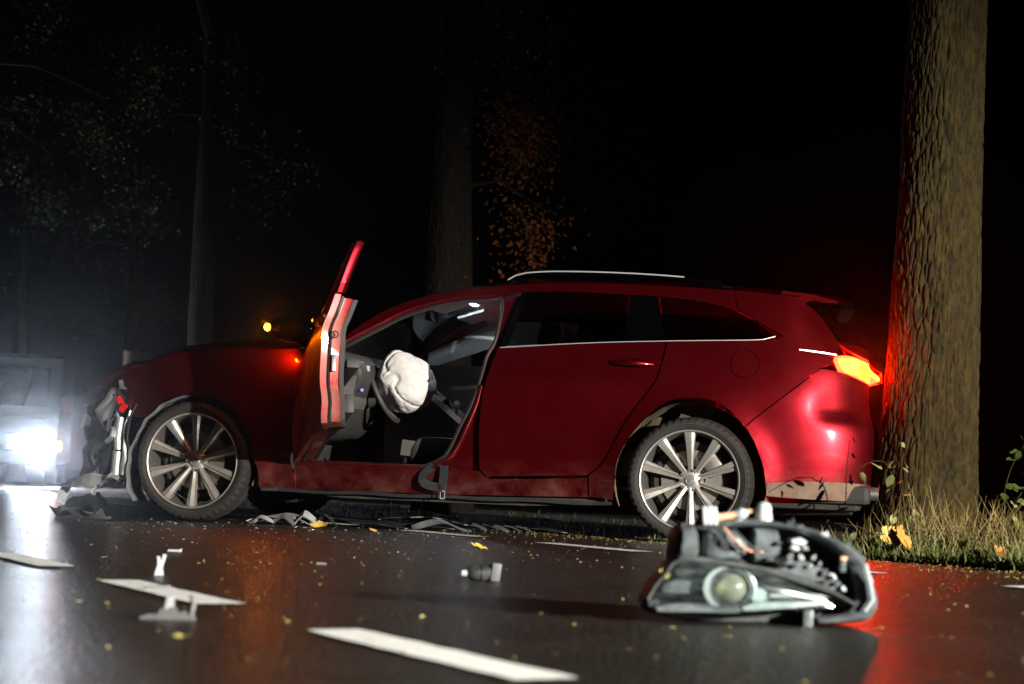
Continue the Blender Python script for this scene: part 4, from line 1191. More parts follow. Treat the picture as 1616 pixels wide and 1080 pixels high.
make_tree((TREE[0], TREE[1], -.03), .25, 5.2, 1, 'thick ridged trunk lit red by the tail light, touching the car', 'bark', [], 'leaf_green', lean=(.034, 0), detail=1.5)
tw2 = [(.45, -.2, 4.6), (.60, -.3, 3.6), (.85, -.2, 2.9), (.95, -.3, 4.3)]
make_tree((-.60, 18.5, -.1), .235, 7.0, 2, 'dark trunk with rusty hanging leaves rising behind the car roof', 'bark_unlit',
          clumps(5, 10, (.40, -.5, 3.6), (.75, .2, 4.7)) + clumps(6, 7, (.48, -.5, 2.9), (.72, .2, 3.8)) + clumps(9, 5, (.62, -.4, 2.3), (.80, .2, 3.0)) + clumps(7, 8, (-.1, -.5, 4.4), (1.0, .2, 5.4)), 'leaf_orange', 90, .05, twigs=tw2, spread=.16)
make_tree((-4.70, 30, -.1), .24, 7.5, 3, 'dim reddish brown trunk above the bonnet, between the two other trunks', 'bark_unlit',
          clumps(11, 12, (-1.6, -1, 4.0), (2.2, 1, 7.0)), 'leaf_green', 110, .06, .7, spread=.22, twigs=[(1.2, -.4, 5.0), (-1.0, -.3, 5.4)])
make_tree((-7.30, 38, -.1), .13, 8.0, 4, 'slender pale trunk behind the bonnet with green foliage hanging beside it', 'bark',
          clumps(13, 26, (-2.6, -1, 2.8), (.8, 1, 6.4)), 'leaf_green', 120, .075, .6, spread=.26, twigs=[(-1.2, -.4, 4.4), (-1.8, -.3, 5.6), (.7, 0, 6.0)])
make_tree((-11.6, 47, -.1), .2, 8.0, 5, 'far tree lost in the glare of the van headlights', 'bark',
          clumps(17, 22, (-2.5, -1, 2.5), (2.6, 1, 7.5)), 'leaf_green', 90, .09, .5, spread=.3)
make_tree((-7.6, 27, -.1), .16, 7.0, 6, 'tree at the picture edge with dim olive leaves high above the headlights', 'bark_unlit',
          clumps(19, 18, (-.6, -1.2, 3.6), (2.8, 1, 6.6)), 'leaf_green', 110, .055, .5, spread=.2, twigs=[(1.3, -.3, 4.6), (2.0, -.2, 5.4)])

# ------------------------------------------------------------------ verge grass (uncountable)
def blades(n, area, hmin, hmax, straw, seed):
    rnd = random.Random(seed); vs = []; fs = []; tint = []
    for _ in range(n):
        s, t = area(rnd); p = road_pt(s, t, verge_z(s, t) - .01)
        tuft = .5 + .5 * noise.noise(Vector((s * 2.3, t * 2.3, 3)))
        if rnd.random() > .35 + .8 * tuft: continue
        isdry = rnd.random() < straw(s, t)
        h = rnd.uniform(hmin, hmax) * (.5 + tuft) * (1.35 if isdry else .8) * (.45 + .55 * sst(4.85, 5.6, s))
        a = rnd.uniform(0, 6.28); lean = rnd.uniform(.1, .55) * h; w = rnd.uniform(.0016, .0036) * (1 if isdry else 1.5)
        dx, dy = math.cos(a) * lean, math.sin(a) * lean; b = rnd.uniform(0, 6.28); wx, wy = math.cos(b) * w, math.sin(b) * w
        k = len(vs)
        for q, f in ((0, 1), (.55, .8), (1, .15)):
            c = p + Vector((dx * q * q, dy * q * q, h * q * (1 - .18 * q * lean / h)))
            vs += [(c.x - wx * f, c.y - wy * f, c.z), (c.x + wx * f, c.y + wy * f, c.z)]
        fs += [(k, k + 1, k + 3, k + 2), (k + 2, k + 3, k + 5, k + 4)]
        tv = rnd.uniform(.7, 1) if isdry else rnd.uniform(0, .35); tint += [tv, tv]
    return vs, fs, tint
V_, F_, T_ = blades(26000, lambda r: (4.84 + abs(r.gauss(0, .62)), r.uniform(3.6, 7.3)), .08, .27, lambda s, t: .10 + .45 * sst(5.0, 5.8, s), 3)
v2_, f2_, t2_ = blades(3500, lambda r: (5.0 + abs(r.gauss(0, 1.3)), r.uniform(7.2, 20.0)), .02, .06, lambda s, t: .3, 4)
k_ = len(V_); V_ += v2_; F_ += [tuple(i + k_ for i in f) for f in f2_]; T_ += t2_
gr = mobj('grass', V_, F_, 'grass', None, False); add_tint(gr.data, T_)
tag(gr, 'tall dry and green grass on the verge round the tree foot', 'grass', kind='stuff')

# ------------------------------------------------------------------ leaf shapes, brambles, fallen leaves
def leaf_outline(kind):
    if kind == 'maple':
        pts = []
        for k in range(36):
            a = 2 * math.pi * k / 36
            r = .55 + .28 * abs(math.cos(2.5 * a)) ** .7 + .06 * math.cos(15 * a)
            if abs(a - math.pi) < .3: r *= .6
            pts.append((r * math.cos(a), r * math.sin(a)))
        return pts
    pts = []
    for k in range(9): t = k / 8; pts.append((t, .30 * math.sin(math.pi * t ** .8) + (.02 if k % 2 else 0)))
    return pts + [(x, -y) for x, y in pts[-2:0:-1]]
def leaf_mesh(kind, size, curl, seed):
    o = leaf_outline(kind); v, f = fill2d(o, .18)
    vs = []
    for x, y in v:
        z = curl * (x * x * .35 + y * y * .6) + .12 * noise.noise(Vector((x * 2.5 + seed, y * 2.5, seed))) + .04 * abs(y) ** .5
        vs.append((x * size, y * size, z * size))
    return vs, f
def leaf_obj(name, kind, size, curl, seed, mat, loc, rot, parent=None, tint=.5):
    v, f = leaf_mesh(kind, size, curl, seed)
    o = mobj(name, v, f, mat, parent, True, loc=loc, rot=rot)
    add_tint(o.data, [min(1, max(0, tint + .25 * noise.noise(Vector((i * .9, seed, 0))))) for i in range(len(o.data.polygons))])
    return o
def spray(name, base, path, leaves, label, cat_, mat='leaf_pale', seed=1, leaf_size=.05, group=None):
    rnd = random.Random(seed)
    e = empty(name, base); tag(e, label, cat_, group)
    pts = cat(path, .04) + [path[-1]]
    MB().tube(pts, [.0045 - .003 * k / len(pts) for k in range(len(pts))], 6).build('stem', 'bark', e, True)
    for k in range(leaves):
        i = int(len(pts) * (.25 + .75 * (k + rnd.random() * .6) / leaves)); i = min(i, len(pts) - 1)
        p = Vector(pts[i]) + Vector((rnd.gauss(0, .02), rnd.gauss(0, .02), rnd.gauss(0, .02)))
        leaf_obj('leaf', 'oval', leaf_size * rnd.uniform(.7, 1.25), .4, seed + k, mat, tuple(p), (rnd.uniform(-1.2, 1.2), rnd.uniform(.1, 1.3), rnd.uniform(-2.9, .6)), e, rnd.random())
    return e
spray('bramble', (2.66, 10.75, 0), [(0, 0, 0), (.0, -.02, .22), (.04, -.03, .42), (.12, -.04, .58), (.14, -.03, .74)], 18, 'leafy sprig standing up behind the right side of the thick trunk', 'plant', seed=21, leaf_size=.065, mat='leaf_green')
spray('bramble', (2.62, 10.3, 0), [(0, 0, .0), (-.02, 0, .16), (.03, -.02, .30), (.14, -.02, .34), (.28, -.04, .30)], 20, 'arching bramble with pale leaves beside the trunk foot', 'plant', seed=22, leaf_size=.06)
spray('bramble', (2.80, 9.7, 0), [(0, 0, .0), (-.03, 0, .14), (-.05, -.02, .26), (.02, -.02, .34)], 18, 'low bramble with pale leaves at the picture edge', 'plant', seed=23, leaf_size=.06)
spray('twig_sprig', (1.93, 9.95, 0), [(0, 0, .0), (-.02, -.05, .24), (-.05, -.12, .40), (-.14, -.18, .43), (-.26, -.22, .36)], 9, 'broken leafy twig sticking up in front of the rear bumper', 'twig', seed=24, leaf_size=.06)
spray('twig_sprig', (1.98, 9.97, 0), [(0, 0, .0), (.0, 0, .2), (-.02, -.02, .40), (-.02, 0, .60)], 8, 'thin leafy sprig between the bumper and the trunk', 'twig', seed=25, leaf_size=.045)
spray('twig_sprig', (1.80, 9.75, 0), [(0, 0, .0), (.02, 0, .06), (-.10, -.02, .11), (-.20, 0, .12)], 5, 'low leafy twig in the grass under the rear bumper', 'twig', seed=26, leaf_size=.05)

def fallen(s, t, size, rotz, label, tint, kind='maple', tilt=(0, 0), z=.012, mat='leaf_fallen'):
    p = road_pt(s, t, z + (verge_z(s, t) + .05 if s > 4.85 else 0))
    o = leaf_obj('fallen_leaf', kind, size, .55, s * 3 + t, mat, tuple(p), (tilt[0], tilt[1], rotz), None, tint)
    return tag(o, label, 'leaf', 'fallen leaves')
fallen(3.24, 7.08, .045, .6, 'bright yellow curled leaf on the asphalt in mid lane', .95, tilt=(.3, .2))
fallen(4.98, 6.72, .085, 1.0, 'big orange lobed leaf standing in the grass by the trunk', .35, tilt=(1.1, .2), z=.04)
fallen(5.02, 6.82, .075, 2.1, 'brown curled leaf tucked behind the big orange leaf', .02, tilt=(.9, -.4), z=.03)
fallen(5.10, 6.98, .055, 0.3, 'pale dry leaf standing upright above the orange leaf', .8, tilt=(1.3, .3), z=.06)
fallen(4.90, 6.20, .070, 1.6, 'yellow leaf with green edge lying at the grass edge', .9, tilt=(.6, .2), z=.015)
fallen(4.92, 6.02, .050, .3, 'small brown leaf right of the yellow leaf at the grass edge', .1, tilt=(.7, .4), z=.012)
fallen(4.88, 5.72, .045, 2.3, 'pale yellow leaf nearest the picture edge by the grass', .85, tilt=(.5, -.3), z=.012)
fallen(4.70, 5.55, .035, 1.3, 'small whitish leaf on the asphalt at the lower grass corner', 1.0, 'oval', tilt=(.2, 0))
fallen(3.66, 9.30, .06, 1.3, 'yellow leaf scrap beside the edge line under the sill', .95, 'oval', tilt=(.4, .2))
fallen(3.55, 9.75, .06, .4, 'golden leaf on the asphalt behind the front wheel', .9, tilt=(.3, -.2))

# ------------------------------------------------------------------ small litter on the road (uncountable)
rnd = random.Random(77); vs = []; fs = []; tint = []
def crumb(p, size, t):
    k = len(vs); n = rnd.choice((4, 5, 6)); a0 = rnd.uniform(0, 6.28); st = rnd.uniform(.35, 1)
    ca, sa = math.cos(a0), math.sin(a0)
    ring_ = []
    for q in range(n):
        a = 2 * math.pi * q / n; r = size * rnd.uniform(.6, 1)
        x = r * math.cos(a); y = r * math.sin(a) * st; ring_.append((p.x + x * ca - y * sa, p.y + x * sa + y * ca, p.z + rnd.uniform(0, size * .5)))
    vs.extend(ring_); vs.append((p.x, p.y, p.z + size * .6))
    for q in range(n): fs.append((k + q, k + (q + 1) % n, k + n)); tint.append(t)
for _ in range(6500):
    s = rnd.uniform(-1.2, 4.85); t = 2.2 + 14 * rnd.random() ** 1.3
    dens = .35 + .65 * sst(2.5, 4.6, s)
    if rnd.random() > dens: continue
    crumb(road_pt(s, t, .004), rnd.choice((.0015, .002, .002, .003, .004, .006)) * (1 + .04 * t), rnd.random() ** .6)
for _ in range(900):
    s = 4.80 - abs(rnd.gauss(0, .22)); t = rnd.uniform(5, 10); crumb(road_pt(s, t, .004), rnd.uniform(.003, .010), rnd.random() * .6)
for _ in range(46):
    s = rnd.uniform(.2, 4.6); t = rnd.uniform(2.4, 9); crumb(road_pt(s, t, .004), rnd.uniform(.006, .011), rnd.uniform(.4, 1))
li = mobj('leaf_litter', vs, fs, 'litter', None, False); add_tint(li.data, tint)
tag(li, 'crumbs of leaves and seeds strewn over the wet asphalt', 'litter', kind='stuff')
vs = []; fs = []; tint = []
for _ in range(260):
    p = Vector((rnd.gauss(-1.6, 1.2), rnd.gauss(10.3, .5), .004)); crumb(p, .003 + .011 * rnd.random() ** 3, 0)
for _ in range(160):
    p = Vector((rnd.uniform(-3.4, .3), rnd.uniform(6, 9.8), .004)); crumb(p, rnd.uniform(.003, .008), 0)
gb = mobj('glass_crumbs', vs, fs, 'glassbit', None, False); tag(gb, 'crumbs of broken glass and plastic round the front wheel', 'debris', kind='stuff')

# ------------------------------------------------------------------ torn-off headlamp in the foreground
hl_ = empty('headlamp', (.572, 4.06, 0), (0, 0, R(3)))
hl_.scale = (.965, .965, .90); tag(hl_, 'torn off headlamp unit with round projector lens, lying on the wet road', 'headlamp')
ZC = lambda a, b: ((a / 4.04 + 1000 - 1235) / 748.0, (855 - b) / 4.04 / 748.0)     # sketch units -> metres
def out(pts, sp=.012): return cat([ZC(*p) for p in pts] , sp) + [ZC(*pts[-1])]
def shell(name, o, y0, y1, mat, parent, ch=.006, auto=35):
    return MB().prism(o, y0, y1, ch=ch).build(name, mat, parent, True, auto)
# lower tub, seen through the lens
tub = out([(60, 700), (110, 600), (170, 520), (245, 430), (420, 425), (760, 470), (1050, 560), (1250, 625), (1390, 700), (1420, 760), (1130, 845), (900, 850), (400, 850), (90, 800), (60, 700)])[:-1]
shell('housing_tub', tub, .055, .16, 'lamp_black', hl_, .012)
mb = MB(); o1 = out([(60, 700), (110, 600), (170, 520), (245, 430), (420, 425), (760, 470), (1050, 560), (1250, 625), (1390, 700)])
mb.strip([(x, .02, z) for x, z in o1], .085, .005, up=(0, 0, 1)); mb.build('lens_rim', 'lamp_black', hl_, True)
# bezels and reflector surfaces inside
mb = MB().prism(out([(150, 600), (260, 560), (400, 590), (400, 650), (260, 660), (140, 650), (150, 600)])[:-1], .005, .06, ch=.006); mb.build('bezel', 'lamp_gray', hl_, True)
mb = MB().prism(out([(230, 500), (300, 460), (420, 455), (430, 540), (300, 560), (240, 545), (230, 500)])[:-1], .03, .07, ch=.006); mb.build('bezel', 'lamp_black', hl_, True)
mb = MB().prism(out([(800, 500), (1000, 540), (1180, 600), (1180, 625), (840, 620), (790, 560), (800, 500)])[:-1], .02, .07, ch=.005); mb.build('bezel', 'lamp_gray', hl_, True)
pc = ZC(590, 608)
mb = MB().lathe([(.043, .03), (.0445, -.004), (.0435, -.012), (.0395, -.014), (.0375, -.008), (.0375, .03)], 56, 'y', (pc[0], 0, pc[1])); mb.build('projector_ring', 'lamp_gray', hl_, True, 50)
mb = MB().lathe([(.0, -.020), (.010, -.0195), (.020, -.0165), (.029, -.010), (.0355, .001), (.0375, .008)], 48, 'y', (pc[0], 0, pc[1]))
gm, gt, gbn = newmat('projector_glass'); gbn.inputs['Base Color'].default_value = (.80, .82, .62, 1); gbn.inputs['Transmission Weight'].default_value = .8; gbn.inputs['Roughness'].default_value = .04
M['proj'] = gm
mb.build('projector_lens', 'proj', hl_, True, 80)
mb = MB().lathe([(.0, .028), (.020, .026), (.036, .012)], 32, 'y', (pc[0], 0, pc[1])); mb.build('reflector', pm('reflector', (.70, .66, .42), .25, .9), hl_, True, 80)
def crescent(c, r0, r1, a0, a1, y, name, mat, taper=True):
    vs = []; fs = []; n = 24
    for k in range(n + 1):
        a = R(a0 + (a1 - a0) * k / n); w = math.sin(math.pi * (k + .6) / (n + 1.2)) if taper else 1
        for rr, yy in ((r0, y + .012), (r0 + .001, y), (r0 + (r1 - r0) * w, y + .002), (r0 + (r1 - r0) * w, y + .016)): vs.append((c[0] + rr * math.cos(a), yy, c[1] + rr * math.sin(a)))
    for k in range(n):
        for j in range(3): q = k * 4 + j; fs.append((q, q + 4, q + 5, q + 1))
    mobj(name, vs, fs, mat, hl_, True, auto=40)
crescent(pc, .046, .060, 100, 262, -.020, 'chrome_crescent', 'lamp_white')
crescent(pc, .046, .053, -40, 62, -.016, 'chrome_crescent', 'drl')
mb = MB().prism(out([(720, 600), (800, 610), (835, 680), (730, 700), (720, 600)])[:-1], -.002, .03, ch=.004); mb.build('bezel', 'drl', hl_, True)
mb = MB().prism(out([(650, 735), (760, 700), (1000, 690), (1240, 688), (1100, 712), (900, 735), (660, 755), (650, 735)])[:-1], -.018, .02, ch=.003); mb.build('light_guide', 'drl', hl_, True)
mb = MB().prism(out([(830, 640), (1000, 632), (1270, 640), (1290, 655), (1000, 658), (830, 664), (830, 640)])[:-1], -.008, .02, ch=.003); mb.build('light_guide', pm('light_guide_dim', (.30, .34, .33), .3), hl_, True)
mb = MB().prism(out([(95, 745), (250, 720), (440, 722), (660, 745), (640, 768), (400, 772), (110, 775), (95, 745)])[:-1], -.024, .03, ch=.004); mb.build('lower_lip', 'lamp_gray', hl_, True)
mb = MB().prism(out([(130, 500), (170, 480), (200, 530), (180, 560), (140, 530), (130, 500)])[:-1], -.012, -.006); mb.build('yellow_leaf_scrap', pm('leaf_scrap', (.45, .42, .10), .6), hl_, False)
# clear lens bulging over the lower half
lv = []; lf = []; nx, nz = 30, 10
lo = [(80, 760), (400, 775), (660, 762), (900, 742), (1150, 728), (1380, 705)]; hi = [(110, 600), (245, 432), (420, 428), (760, 472), (1050, 562), (1380, 700)]
def along(pts, t):
    i = min(int(t * (len(pts) - 1)), len(pts) - 2); f = t * (len(pts) - 1) - i; return tuple(a + (b - a) * f for a, b in zip(pts[i], pts[i + 1]))
for i in range(nx + 1):
    a = ZC(*along(lo, i / nx)); b = ZC(*along(hi, i / nx))
    for j in range(nz + 1):
        t = j / nz; lv.append((a[0] + (b[0] - a[0]) * t, -.030 - .022 * math.sin(math.pi * t) * math.sin(math.pi * min(1, .15 + i / nx)) + .05 * (i / nx) ** 3 + .03 * (1 - i / nx) ** 4, a[1] + (b[1] - a[1]) * t))
for i in range(nx):
    for j in range(nz): q = i * (nz + 1) + j; lf.append((q, q + 1, q + nz + 2, q + nz + 1))
mobj('lens_cover', lv, lf, 'lens_scuffed', hl_, True)
# upper broken housing: hollow arch with the black cavity
arch_o = [(235, 430), (275, 215), (400, 195), (560, 158), (760, 140), (900, 158), (1100, 190), (1285, 262), (1445, 362), (1500, 520), (1540, 680), (1490, 785), (1400, 818), (1130, 840)]
arch_i = [(300, 430), (330, 250), (440, 225), (600, 200), (770, 190), (900, 200), (1080, 235), (1240, 310), (1350, 420), (1392, 545), (1400, 660), (1380, 720), (1300, 770), (1120, 800)]
ao = cat([ZC(*p) for p in arch_o], .012); ai = cat([ZC(*p) for p in arch_i], .012); n = 70
def resamp(p, n):
    L = [0]
    for a, b in zip(p, p[1:]): L.append(L[-1] + math.dist(a, b))
    r = []
    for k in range(n):
        s = L[-1] * k / (n - 1); i = min(max(bisect.bisect(L, s) - 1, 0), len(p) - 2); f = (s - L[i]) / max(1e-9, L[i + 1] - L[i]); r.append(tuple(a + (b - a) * f for a, b in zip(p[i], p[i + 1])))
    return r
ao = resamp(ao, n); ai = resamp(ai, n); vs = []; fs = []
for k in range(n):
    t = k / (n - 1); y0 = .02 - .03 * sst(.55, .9, t); j = .0035 * hashn(k * .8, 3, 3)
    (ox, oz), (ix, iz) = ao[k], ai[k]
    for x, y, z in ((ix, .17, iz), (ix, y0 + .012 + j, iz), ((ox + 2 * ix) / 3, y0 + j, (oz + 2 * iz) / 3), ((2 * ox + ix) / 3, y0 - .004 + j, (2 * oz + iz) / 3), (ox, y0 + .012, oz), (ox, .17, oz)): vs.append((x, y, z))
for k in range(n - 1):
    for j in range(5): q = k * 6 + j; fs.append((q, q + 1, q + 7, q + 6))
mobj('housing_arch', vs, fs, 'lamp_gray', hl_, True, auto=40)
shell('housing_back', out(arch_i + [(1120, 800), (700, 640), (300, 430)], .02), .165, .18, 'lamp_black', hl_, .002)
mb = MB().prism(out([(420, 230), (520, 205), (640, 235), (692, 300), (690, 380), (640, 425), (420, 428), (412, 330), (420, 230)])[:-1], .0, .13, ch=.014); mb.build('ballast_box', 'lamp_gray', hl_, True, 50)
mb = MB().prism(out([(480, 265), (600, 300), (660, 350), (560, 330), (470, 290), (480, 265)])[:-1], -.004, .006, ch=.002); mb.build('ballast_rib', 'lamp_black', hl_, True)
mb = MB().prism(out([(752, 205), (900, 212), (915, 290), (935, 340), (890, 400), (850, 420), (752, 430), (752, 205)])[:-1], .03, .12, ch=.008); mb.build('inner_panel', 'lamp_gray', hl_, True)
mb = MB().prism(out([(270, 215), (340, 190), (370, 240), (375, 395), (262, 400), (268, 300), (270, 215)])[:-1], -.005, .07, ch=.008); mb.build('mount_lug', 'lamp_gray', hl_, True, 50)
mb = MB().prism(out([(240, 400), (420, 405), (760, 455), (1000, 500), (1240, 600), (1370, 690), (1330, 700), (1180, 620), (900, 520), (700, 480), (400, 445), (240, 432), (240, 400)])[:-1], -.01, .08, ch=.006); mb.build('seal_lip', 'lamp_black', hl_, True)
mb = MB().prism(out([(880, 420), (1000, 400), (1180, 450), (1300, 560), (1340, 660), (1240, 600), (1050, 530), (880, 480), (880, 420)])[:-1], .03, .10, ch=.006); mb.build('inner_panel', 'lamp_gray', hl_, True)
rl = random.Random(5)
def jag(a, b, sz, mat, name):
    c = ZC(a, b); n = rl.randint(5, 7); o = []
    for k in range(n):
        an = 2 * math.pi * k / n; r = sz * rl.uniform(.45, 1.1); o.append((r * math.cos(an), r * math.sin(an) * rl.uniform(.5, 1)))
    m = MB().prism(o, -sz * .35, sz * .35, ch=sz * .08)
    R3 = Matrix.Rotation(rl.uniform(-.7, .7), 3, 'X') @ Matrix.Rotation(rl.uniform(-1.2, 1.2), 3, 'Y') @ Matrix.Rotation(rl.uniform(-.9, .9), 3, 'Z')
    m.v = [tuple(R3 @ Vector(v) + Vector((c[0], .022, c[1]))) for v in m.v]
    m.build(name, mat, hl_, True, 30)
for a, b, sz, mt in ((1010, 330, .013, 'lamp_white'), (1050, 395, .011, 'lamp_white'), (985, 385, .012, 'silver'), (850, 405, .010, 'lamp_gray'), (1130, 385, .009, 'lamp_gray'), (1205, 490, .010, 'silver'), (1250, 515, .011, 'lamp_white'),
                     (1105, 450, .008, 'drl'), (1170, 430, .007, 'lamp_gray'), (1075, 330, .008, 'drl'), (930, 440, .012, 'lamp_black'), (1010, 450, .010, 'lamp_gray'), (1290, 560, .010, 'lamp_gray'), (1330, 600, .012, 'drl'), (905, 300, .010, 'lamp_black'), (1180, 560, .012, 'lamp_black'), (440, 330, .012, 'lamp_white'), (560, 380, .012, 'drl')):
    jag(a, b, sz, mt, 'broken_fragment')
for k, (a, b) in enumerate(((300, 205), (640, 165), (980, 165), (1040, 185), (1200, 235), (1350, 300), (1440, 380), (1490, 540))):
    c = ZC(a, b); o = [(-.010, 0), (.011, 0), (.006, .010 + .004 * (k % 3)), (.001, .006), (-.004, .012 - .003 * (k % 2))]
    m = MB().prism(o, -.004, .004, ch=.001); m.v = [(x + c[0], y + .03, z + c[1] - .003) for x, y, z in m.v]; m.build('snapped_tab', ('lamp_gray', 'lamp_white', 'lamp_black')[k % 3], hl_, True, 30)
for k in range(3):
    c = ZC(480 + 60 * k, 200); e = ZC(700 + 90 * k, 330 + 30 * k)
    MB().tube([(c[0] + (e[0] - c[0]) * t / 8, .0 - .02 * math.sin(math.pi * t / 8), c[1] + (e[1] - c[1]) * t / 8 - .018 * math.sin(math.pi * t / 8)) for t in range(9)], .0022, 6).build('wire', ('lamp_black', 'amber', 'lamp_black')[k], hl_, True)
mb = MB().prism(out([(975, 270), (1040, 255), (1085, 285), (1060, 310), (980, 295), (975, 270)])[:-1], .01, .05, ch=.003); mb.build('broken_tab', 'lamp_white', hl_, True)
c = ZC(1312, 430); mb = MB().box((c[0], .015, c[1]), (.012, .02, .034), ch=.003); mb.build('clip', 'lamp_gray', hl_, True)
c = ZC(1315, 388); mb = MB().box((c[0], .012, c[1]), (.013, .018, .008), ch=.002); mb.build('clip', 'amber', hl_, True)
for k in range(3):
    c = ZC(425 + 32 * k, 125); mb = MB().box((c[0], .04, c[1]), (.0085, .05, .041), Matrix.Rotation(R(-5), 3, 'Y'), ch=.002); mb.build('ribbed_lug', 'lamp_white', hl_, True)
c0, c1 = ZC(372, 78), ZC(412, 78); mb = MB().tube([(c0[0], .03, c0[1]), (c1[0], .03, c1[1])], .0035, 8); mb.build('pin', 'lamp_white', hl_, True)
c0, c1 = ZC(510, 138), ZC(640, 112); mb = MB().tube([(c0[0], .04, c0[1]), (c1[0], .04, c1[1])], .008, 10); mb.build('adjuster_rod', 'amber', hl_, True)
c0, c1 = ZC(630, 115), ZC(705, 100); mb = MB().tube([(c0[0], .04, c0[1]), ((c0[0] + c1[0]) / 2, .04, c0[1] + .003), (c1[0], .04, c1[1])], [.009, .014, .008], 12); mb.build('adjuster_knuckle', 'lamp_white', hl_, True)
c0, c1 = ZC(700, 92), ZC(800, 70); mb = MB().tube([(c0[0], .045, c0[1]), (c1[0], .045, c1[1])], .005, 8); mb.build('adjuster_arm', 'amber', hl_, True)
c = ZC(812, 105); mb = MB().lathe([(.0, .028), (.008, .027), (.014, .022), (.0165, .012), (.0165, .0), (.018, -.002), (.018, -.014)], 24, 'z', (c[0], .04, c[1])); mb.build('adjuster_cap', 'lamp_white', hl_, True, 50)
c = ZC(1090, 790); mb = MB().box((c[0], .02, c[1] - .004), (.022, .05, .04), ch=.006); mb.build('mount_foot', 'lamp_gray', hl_, True)
mb = MB(); 
for q in (0, 1):
    c0 = ZC(1360 + 30 * q, 330 + 20 * q); pts = [ZC(*p) for p in ((1420 + 25 * q, 420), (1450 + 25 * q, 540), (1470 + 25 * q, 660), (1420 + 25 * q, 740))]
    mb = MB().tube([(x, -.012, z) for x, z in pts], .003, 6); mb.build('rib', 'lamp_white' if q else 'lamp_gray', hl_, True)

# ------------------------------------------------------------------ pieces of broken car on the road
def shard(name, loc, rotz, outline, th, mat, label, lean=0.0, cat_='debris'):
    e = MB().prism(outline, -th / 2, th / 2, ch=th * .3)
    o = e.build(name, mat, None, True, 35, loc=loc, rot=(lean, 0, rotz)); return tag(o, label, cat_, 'broken car pieces on the road')
shard('plastic_shard', (-.901, 5.213, .002), .2, [(-.012, 0), (.014, 0), (.010, .02), (.019, .055), (.010, .057), (.006, .036), (.002, .05), (-.006, .052), (-.004, .03)], .008, 'lamp_white', 'white forked plastic shard standing upright behind the middle centre dash')
shard('plastic_sliver', (-1.113, 6.727, .004), -.1, [(-.026, 0), (.024, 0), (.027, .012), (.018, .009), (-.022, .009)], .012, 'lamp_white', 'short white curved sliver lying farther up the road')
brk = empty('broken_bracket', (-.616, 3.721, 0), (0, 0, .1)); tag(brk, 'gray broken clip bracket lying in front of the middle centre dash', 'debris', 'broken car pieces on the road')
MB().prism([(-.058, 0), (.045, 0), (.043, .007), (.030, .010), (.026, .017), (.012, .014), (.006, .025), (-.006, .017), (-.020, .022), (-.026, .010), (-.040, .011), (-.062, .004)], -.012, .014, ch=.003).build('base_plate', 'debris_gray', brk, True)
MB().prism([(-.014, .018), (.004, .018), (.004, .045), (-.010, .042)], -.006, .006, ch=.002).build('clip', 'debris_light', brk, True)
MB().tube([(.036, 0, .008), (.040, 0, .030), (.036, .004, .046)], .005, 8).build('hook', 'debris_gray', brk, True)
con = empty('plug_connector', (-.063, 5.459, 0), (0, 0, .15)); tag(con, 'gray cone shaped cable plug lying in front of the lamp shadow', 'debris', 'broken car pieces on the road')
MB().lathe([(.0, -.058), (.008, -.056), (.010, -.040), (.016, -.036)], 16, 'x', (0, 0, .022)).build('plug_tip', 'lamp_white', con, True)
MB().lathe([(.016, -.036), (.022, -.024), (.022, -.010), (.0205, -.009), (.0205, -.004), (.023, -.003), (.024, .022), (.0, .022)], 20, 'x', (0, 0, .024)).build('plug_body', 'lamp_black', con, True)
MB().box((.036, -.004, .027), (.026, .046, .050), Matrix.Rotation(.12, 3, 'Y'), ch=.004).build('plug_collar', 'debris_gray', con, True)
shard('plastic_sliver', (-.80, 4.63, .004), .9, [(-.04, 0), (.04, 0), (.036, .007), (-.04, .006)], .006, 'debris_gray', 'thin gray sliver beside the lower corner of the middle dash')
shard('plastic_sliver', (-.56, 6.1, .004), .2, [(-.018, 0), (.018, 0), (.014, .007), (-.016, .008)], .008, 'debris_gray', 'tiny gray chip between the white shard and the plug')
for i, (px_, s_, lb) in enumerate((((-.545, 3.30), .016, 'pale straw coloured bit lying near the photo bottom'), ((-.87, 4.07), .009, 'round yellowish bit between two centre dashes'), ((-.80, 4.04), .011, 'yellow stalk lying across the road beside the round bit'))):
    o = leaf_obj('straw_bit', 'oval', s_ * 2.0, .5, i * 3.1, 'litter', (px_[0], px_[1], .005), (.25, .1, i * .9), None, .9); tag(o, lb, 'litter', 'straw bits on the road')

def tagd(o, label): return tag(o, label, 'debris', 'broken car pieces on the road')
CW = car.rotation_euler.to_matrix(); CO = car.location
def cw(x, y, z):
    p = CO + CW @ Vector((x, y, z)); return (p.x, p.y, max(p.z, .012))
UPW = (0, 0, 1)
tagd(torn(31, [cw(1.86, .95, .03), cw(1.97, .93, .035), cw(2.06, .94, .03), cw(2.12, .93, .02)], (.16, .03), 'torn_plastic', 'debris_gray', None, up=UPW, amp=.10), 'gray pointed plastic scrap on the road ahead of the front wheel')
tagd(torn(32, [cw(1.83, .86, .24), cw(1.95, .83, .20), cw(2.07, .78, .19), cw(2.20, .70, .15), cw(2.24, .68, .05)], (.10, .07), 'torn_plastic', 'debris_light', None, up=UPW, amp=.08), 'pale torn bumper strip sagging from the smashed nose to the road')
tagd(torn(33, [cw(2.00, .72, .05), cw(2.10, .70, .10), cw(2.18, .66, .08), cw(2.27, .64, .03)], (.22, .20), 'torn_plastic', 'black', None, up=UPW, amp=.16), 'black crumpled plastic lump under the smashed nose')
